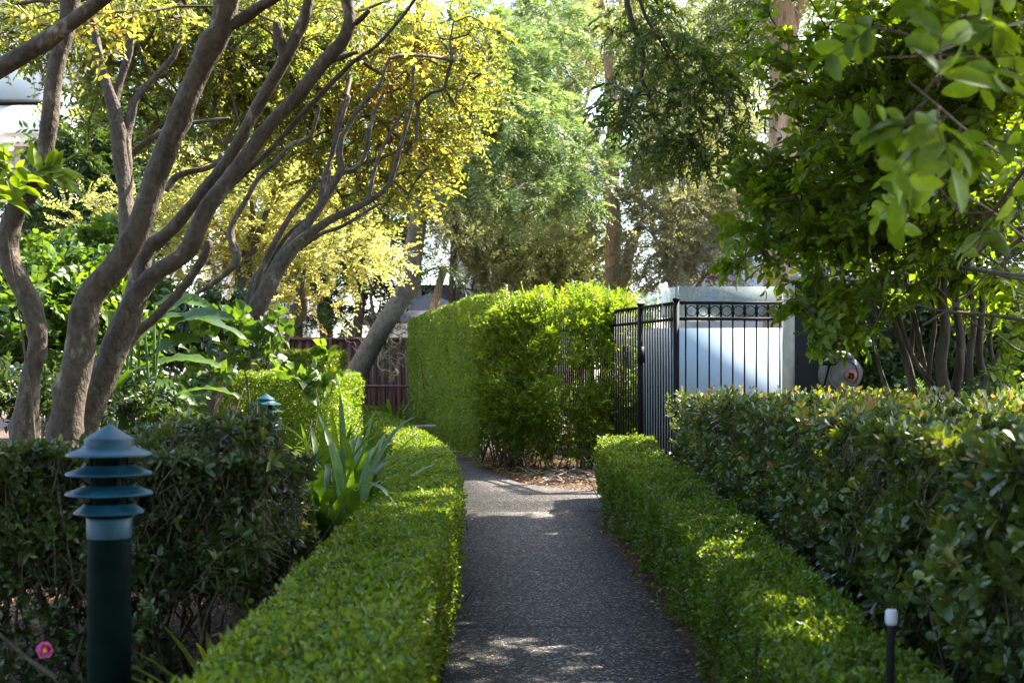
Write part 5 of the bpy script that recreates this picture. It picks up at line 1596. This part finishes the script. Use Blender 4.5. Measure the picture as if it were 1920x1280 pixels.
shrub('hibiscus', 460, 10.4, [(455, 640, 10.4, 60, 60, .4), (395, 690, 10.2, 40, 40, .3), (495, 620, 10.6, 30, 40, .25), (350, 690, 10.6, 50, 40, .4)], 24, .085, 'bright hibiscus like shrub standing in front of the sunlit clipped hedge', nst=5, ns=3, nl=3)
shrub('hibiscus', 610, 10.0, [(600, 670, 10, 26, 14, .12), (590, 720, 10, 24, 18, .15)], 6, .085, 'single thin stemmed broad leaved shoot right of the small distant bollard', nst=3, nl=3)
shrub('hydrangea', 90, 9.4, [(60, 570, 9.4, 110, 70, .6), (160, 540, 9.8, 110, 70, .6), (40, 640, 9.2, 90, 60, .5), (150, 660, 9.4, 110, 60, .5), (230, 640, 9.8, 80, 70, .5)], 300, .058, 'dense mid green shrub behind the trunks at the left edge', 'hib')
shrub('hydrangea', 130, 13.0, [(100, 490, 13, 130, 40, .7), (210, 460, 13, 60, 40, .5), (30, 530, 12.6, 100, 50, .6)], 300, .065, 'sunlit green shrub below the white terrace wall', 'hib')
shrub('fuchsia', 200, 8.3, [(100, 750, 8.3, 140, 40, .3), (260, 760, 8.4, 80, 28, .3), (-20, 730, 8.2, 80, 50, .3)], 150, .05, 'low leafy shrub along the feet of the foreground trunks behind the dark hedge', 'deep', 'fold', .5, nl=5, length=.18)
shrub('viburnum', 20, 6.9, [(40, 330, 6.9, 50, 30, .2), (5, 380, 6.9, 40, 30, .2)], 9, .11, 'large leaved sprig glowing at the left frame edge', 'mag', 'oval', .42, nst=2, ns=2, nl=3)
shrub('viburnum', 330, 12.2, [(330, 620, 12.2, 100, 60, .5), (250, 560, 12.6, 80, 50, .5), (420, 600, 12.4, 60, 50, .4)], 200, .09, 'dark green shrub filling the gap behind the paddle leaved plant', 'deep', 'fold', .5)
shrub('ivy', 1640, 12.8, [(1620, 660, 13.0, 50, 30, .12), (1660, 720, 13.0, 60, 40, .12), (1850, 620, 13.0, 90, 120, .14), (1740, 640, 13.1, 70, 90, .12), (1600, 735, 13, 70, 18, .1)], 420, .06, 'dark ivy creeping over the charcoal wall beside the hose reel', 'deep', 'heart', .85, group=None, length=.14, nl=4, ns=4)
shrub('azalea', 1880, 8.2, [(1890, 770, 8.2, 60, 50, .4), (1850, 790, 8.4, 70, 30, .4)], 70, .045, 'light green small leaved bush at the right edge above the shrub hedge', 'hib', 'fold', .5, group=None, nl=5)

# paddle leaved plant (bird of paradise)
def paddle_plant(px, d, specs, label):
    x = gx(px, d)
    t = empty('paddle_plant', (x, d, 0), label, 'plant')
    for (bx_, by_, mx_, my_, tx_, ty_, wd) in specs:      # stalk foot, blade start, blade tip in the photo
        b = np.array([x + rs.normal() * .12, d + rs.normal() * .15, 0])
        dd = d + rs.normal() * .2
        m = at(mx_, my_, dd)
        e = at(tx_, ty_, dd - rs.uniform(-.1, .25))
        MB().tube([b, (b + m) / 2 + np.array([0, 0, .08]), m], [.016, .013, .009], 8).build('stalk', M['hib'], t, True)
        k = 13
        u = np.linspace(0, 1, k)
        sag = .12 * np.linalg.norm(e - m)
        C = m + (e - m) * u[:, None] + np.array([0, 0, 1]) * (sag * np.sin(np.pi * u))[:, None]
        T = unit(np.gradient(C, axis=0))
        S = unit(np.cross(T, np.array([0, -.55, 1.0]) + rs.normal(size=3) * .25))
        Nn = np.cross(S, T)
        pr = np.interp(u, [0, .06, .25, .6, .85, 1], [.1, .5, .95, 1, .6, .03]) * wd * .5
        rows = []
        for s_, lift in ((-1, .22), (-.5, .06), (0, -.04), (.5, .06), (1, .22)):
            rows.append(C + S * (s_ * pr)[:, None] + Nn * (lift * pr + .012 * np.sin(u * 28 + s_ * 4) * abs(s_))[:, None])
        V = np.stack(rows, 1).reshape(-1, 3)
        i, j = np.meshgrid(np.arange(k - 1), np.arange(4), indexing='ij')
        Q = np.stack([i * 5 + j, i * 5 + j + 1, (i + 1) * 5 + j + 1, (i + 1) * 5 + j], -1)
        MB().add(V, Q.reshape(-1, 4), rnd=np.full(len(V), rs.uniform(.0, .5))).build('leaf', M['strap'], t, True)


paddle_plant(250, 8.7, [(0, 0, 260, 640, 360, 560, 0.144), (0, 0, 300, 620, 440, 600, 0.144), (0, 0, 270, 600, 470, 640, 0.122), (0, 0, 240, 640, 190, 590, 0.144), (0, 0, 250, 700, 180, 700, 0.144), (0, 0, 270, 690, 420, 690, 0.130),
                        (0, 0, 260, 720, 370, 760, 0.144), (0, 0, 240, 730, 170, 760, 0.130), (0, 0, 290, 660, 380, 640, 0.144), (0, 0, 250, 590, 240, 520, 0.122), (0, 0, 330, 740, 460, 750, 0.101), (0, 0, 220, 740, 260, 690, 0.144), (0, 0, 290, 570, 400, 580, 0.130)], 'bird of paradise plant with big paddle shaped leaves behind the foreground trunks')
strap_clump('iris_clump', (gx(190, 8.6), 8.6, 0), 26, 1.25, .06, 'upright strap leaved clump between the foreground trunks and the paddle leaved plant', None, el=(1.2, 1.5), bend=(.1, .6), spread=.08)

# palm like dry fronds behind the leaning trunk
t = empty('palm', (gx(815, 27.8), 27.8, 0), 'small palm with red brown dry fronds behind the tall hedge top', 'palm')
P, r = stem_pts([(800, 815, 22), (806, 640, 20), (818, 560, 18), (832, 500, 16)], 27.8)
MB().tube(P, r, 10, bump=.08).build('trunk', M['red_bark'], t, True)
n = 16
az = rs.uniform(0, 6.283, n)
e = rs.uniform(-.7, .9, n)
D = np.column_stack([np.cos(az) * np.cos(e), np.sin(az) * np.cos(e), np.sin(e)])
mb = MB()
sprays(mb, np.repeat(P[-1][None], n, 0), D, rs.uniform(.7, 1.1, n), 20, .34, .08, 'quad', droop=.5, ang=.8, planar=.3, tw=mb, twr=.008, taper=.4, rnd=rs.random(n))
mb.build('fronds', M['deep'], t)

# bare twiggy shrub against the brown fence
t = empty('bare_shrub', (gx(735, 25.6), 25.6, 0), 'leafless twiggy shrub against the dark board fence right of the leaning trunk', 'shrub')
T = blob_points([(735, 650, 25.6, 40, 60, .4), (700, 640, 25.6, 60, 40, .4), (745, 600, 25.6, 30, 50, .3)], 150)
g = grow([np.array([gx(740, 25.6), 25.6, z]) for z in (0, .3, .6, .9, 1.2)] + [np.array([gx(715, 25.6), 25.6, z]) for z in (0, .4, .8)], T, .15, .3, .05, .006, rmax=.02)
bm_ = MB().sticks(g['A'], g['B'], g['ra'], g['rb'], 4)
mb = MB()
sprays(mb, g['tip'][:60], unit(g['dir'][:60] + randu(60)), .2, 4, .06, .4, 'quad')
mb.build('foliage', M['deep'], t, also=bm_, also_mat=M['bare'])
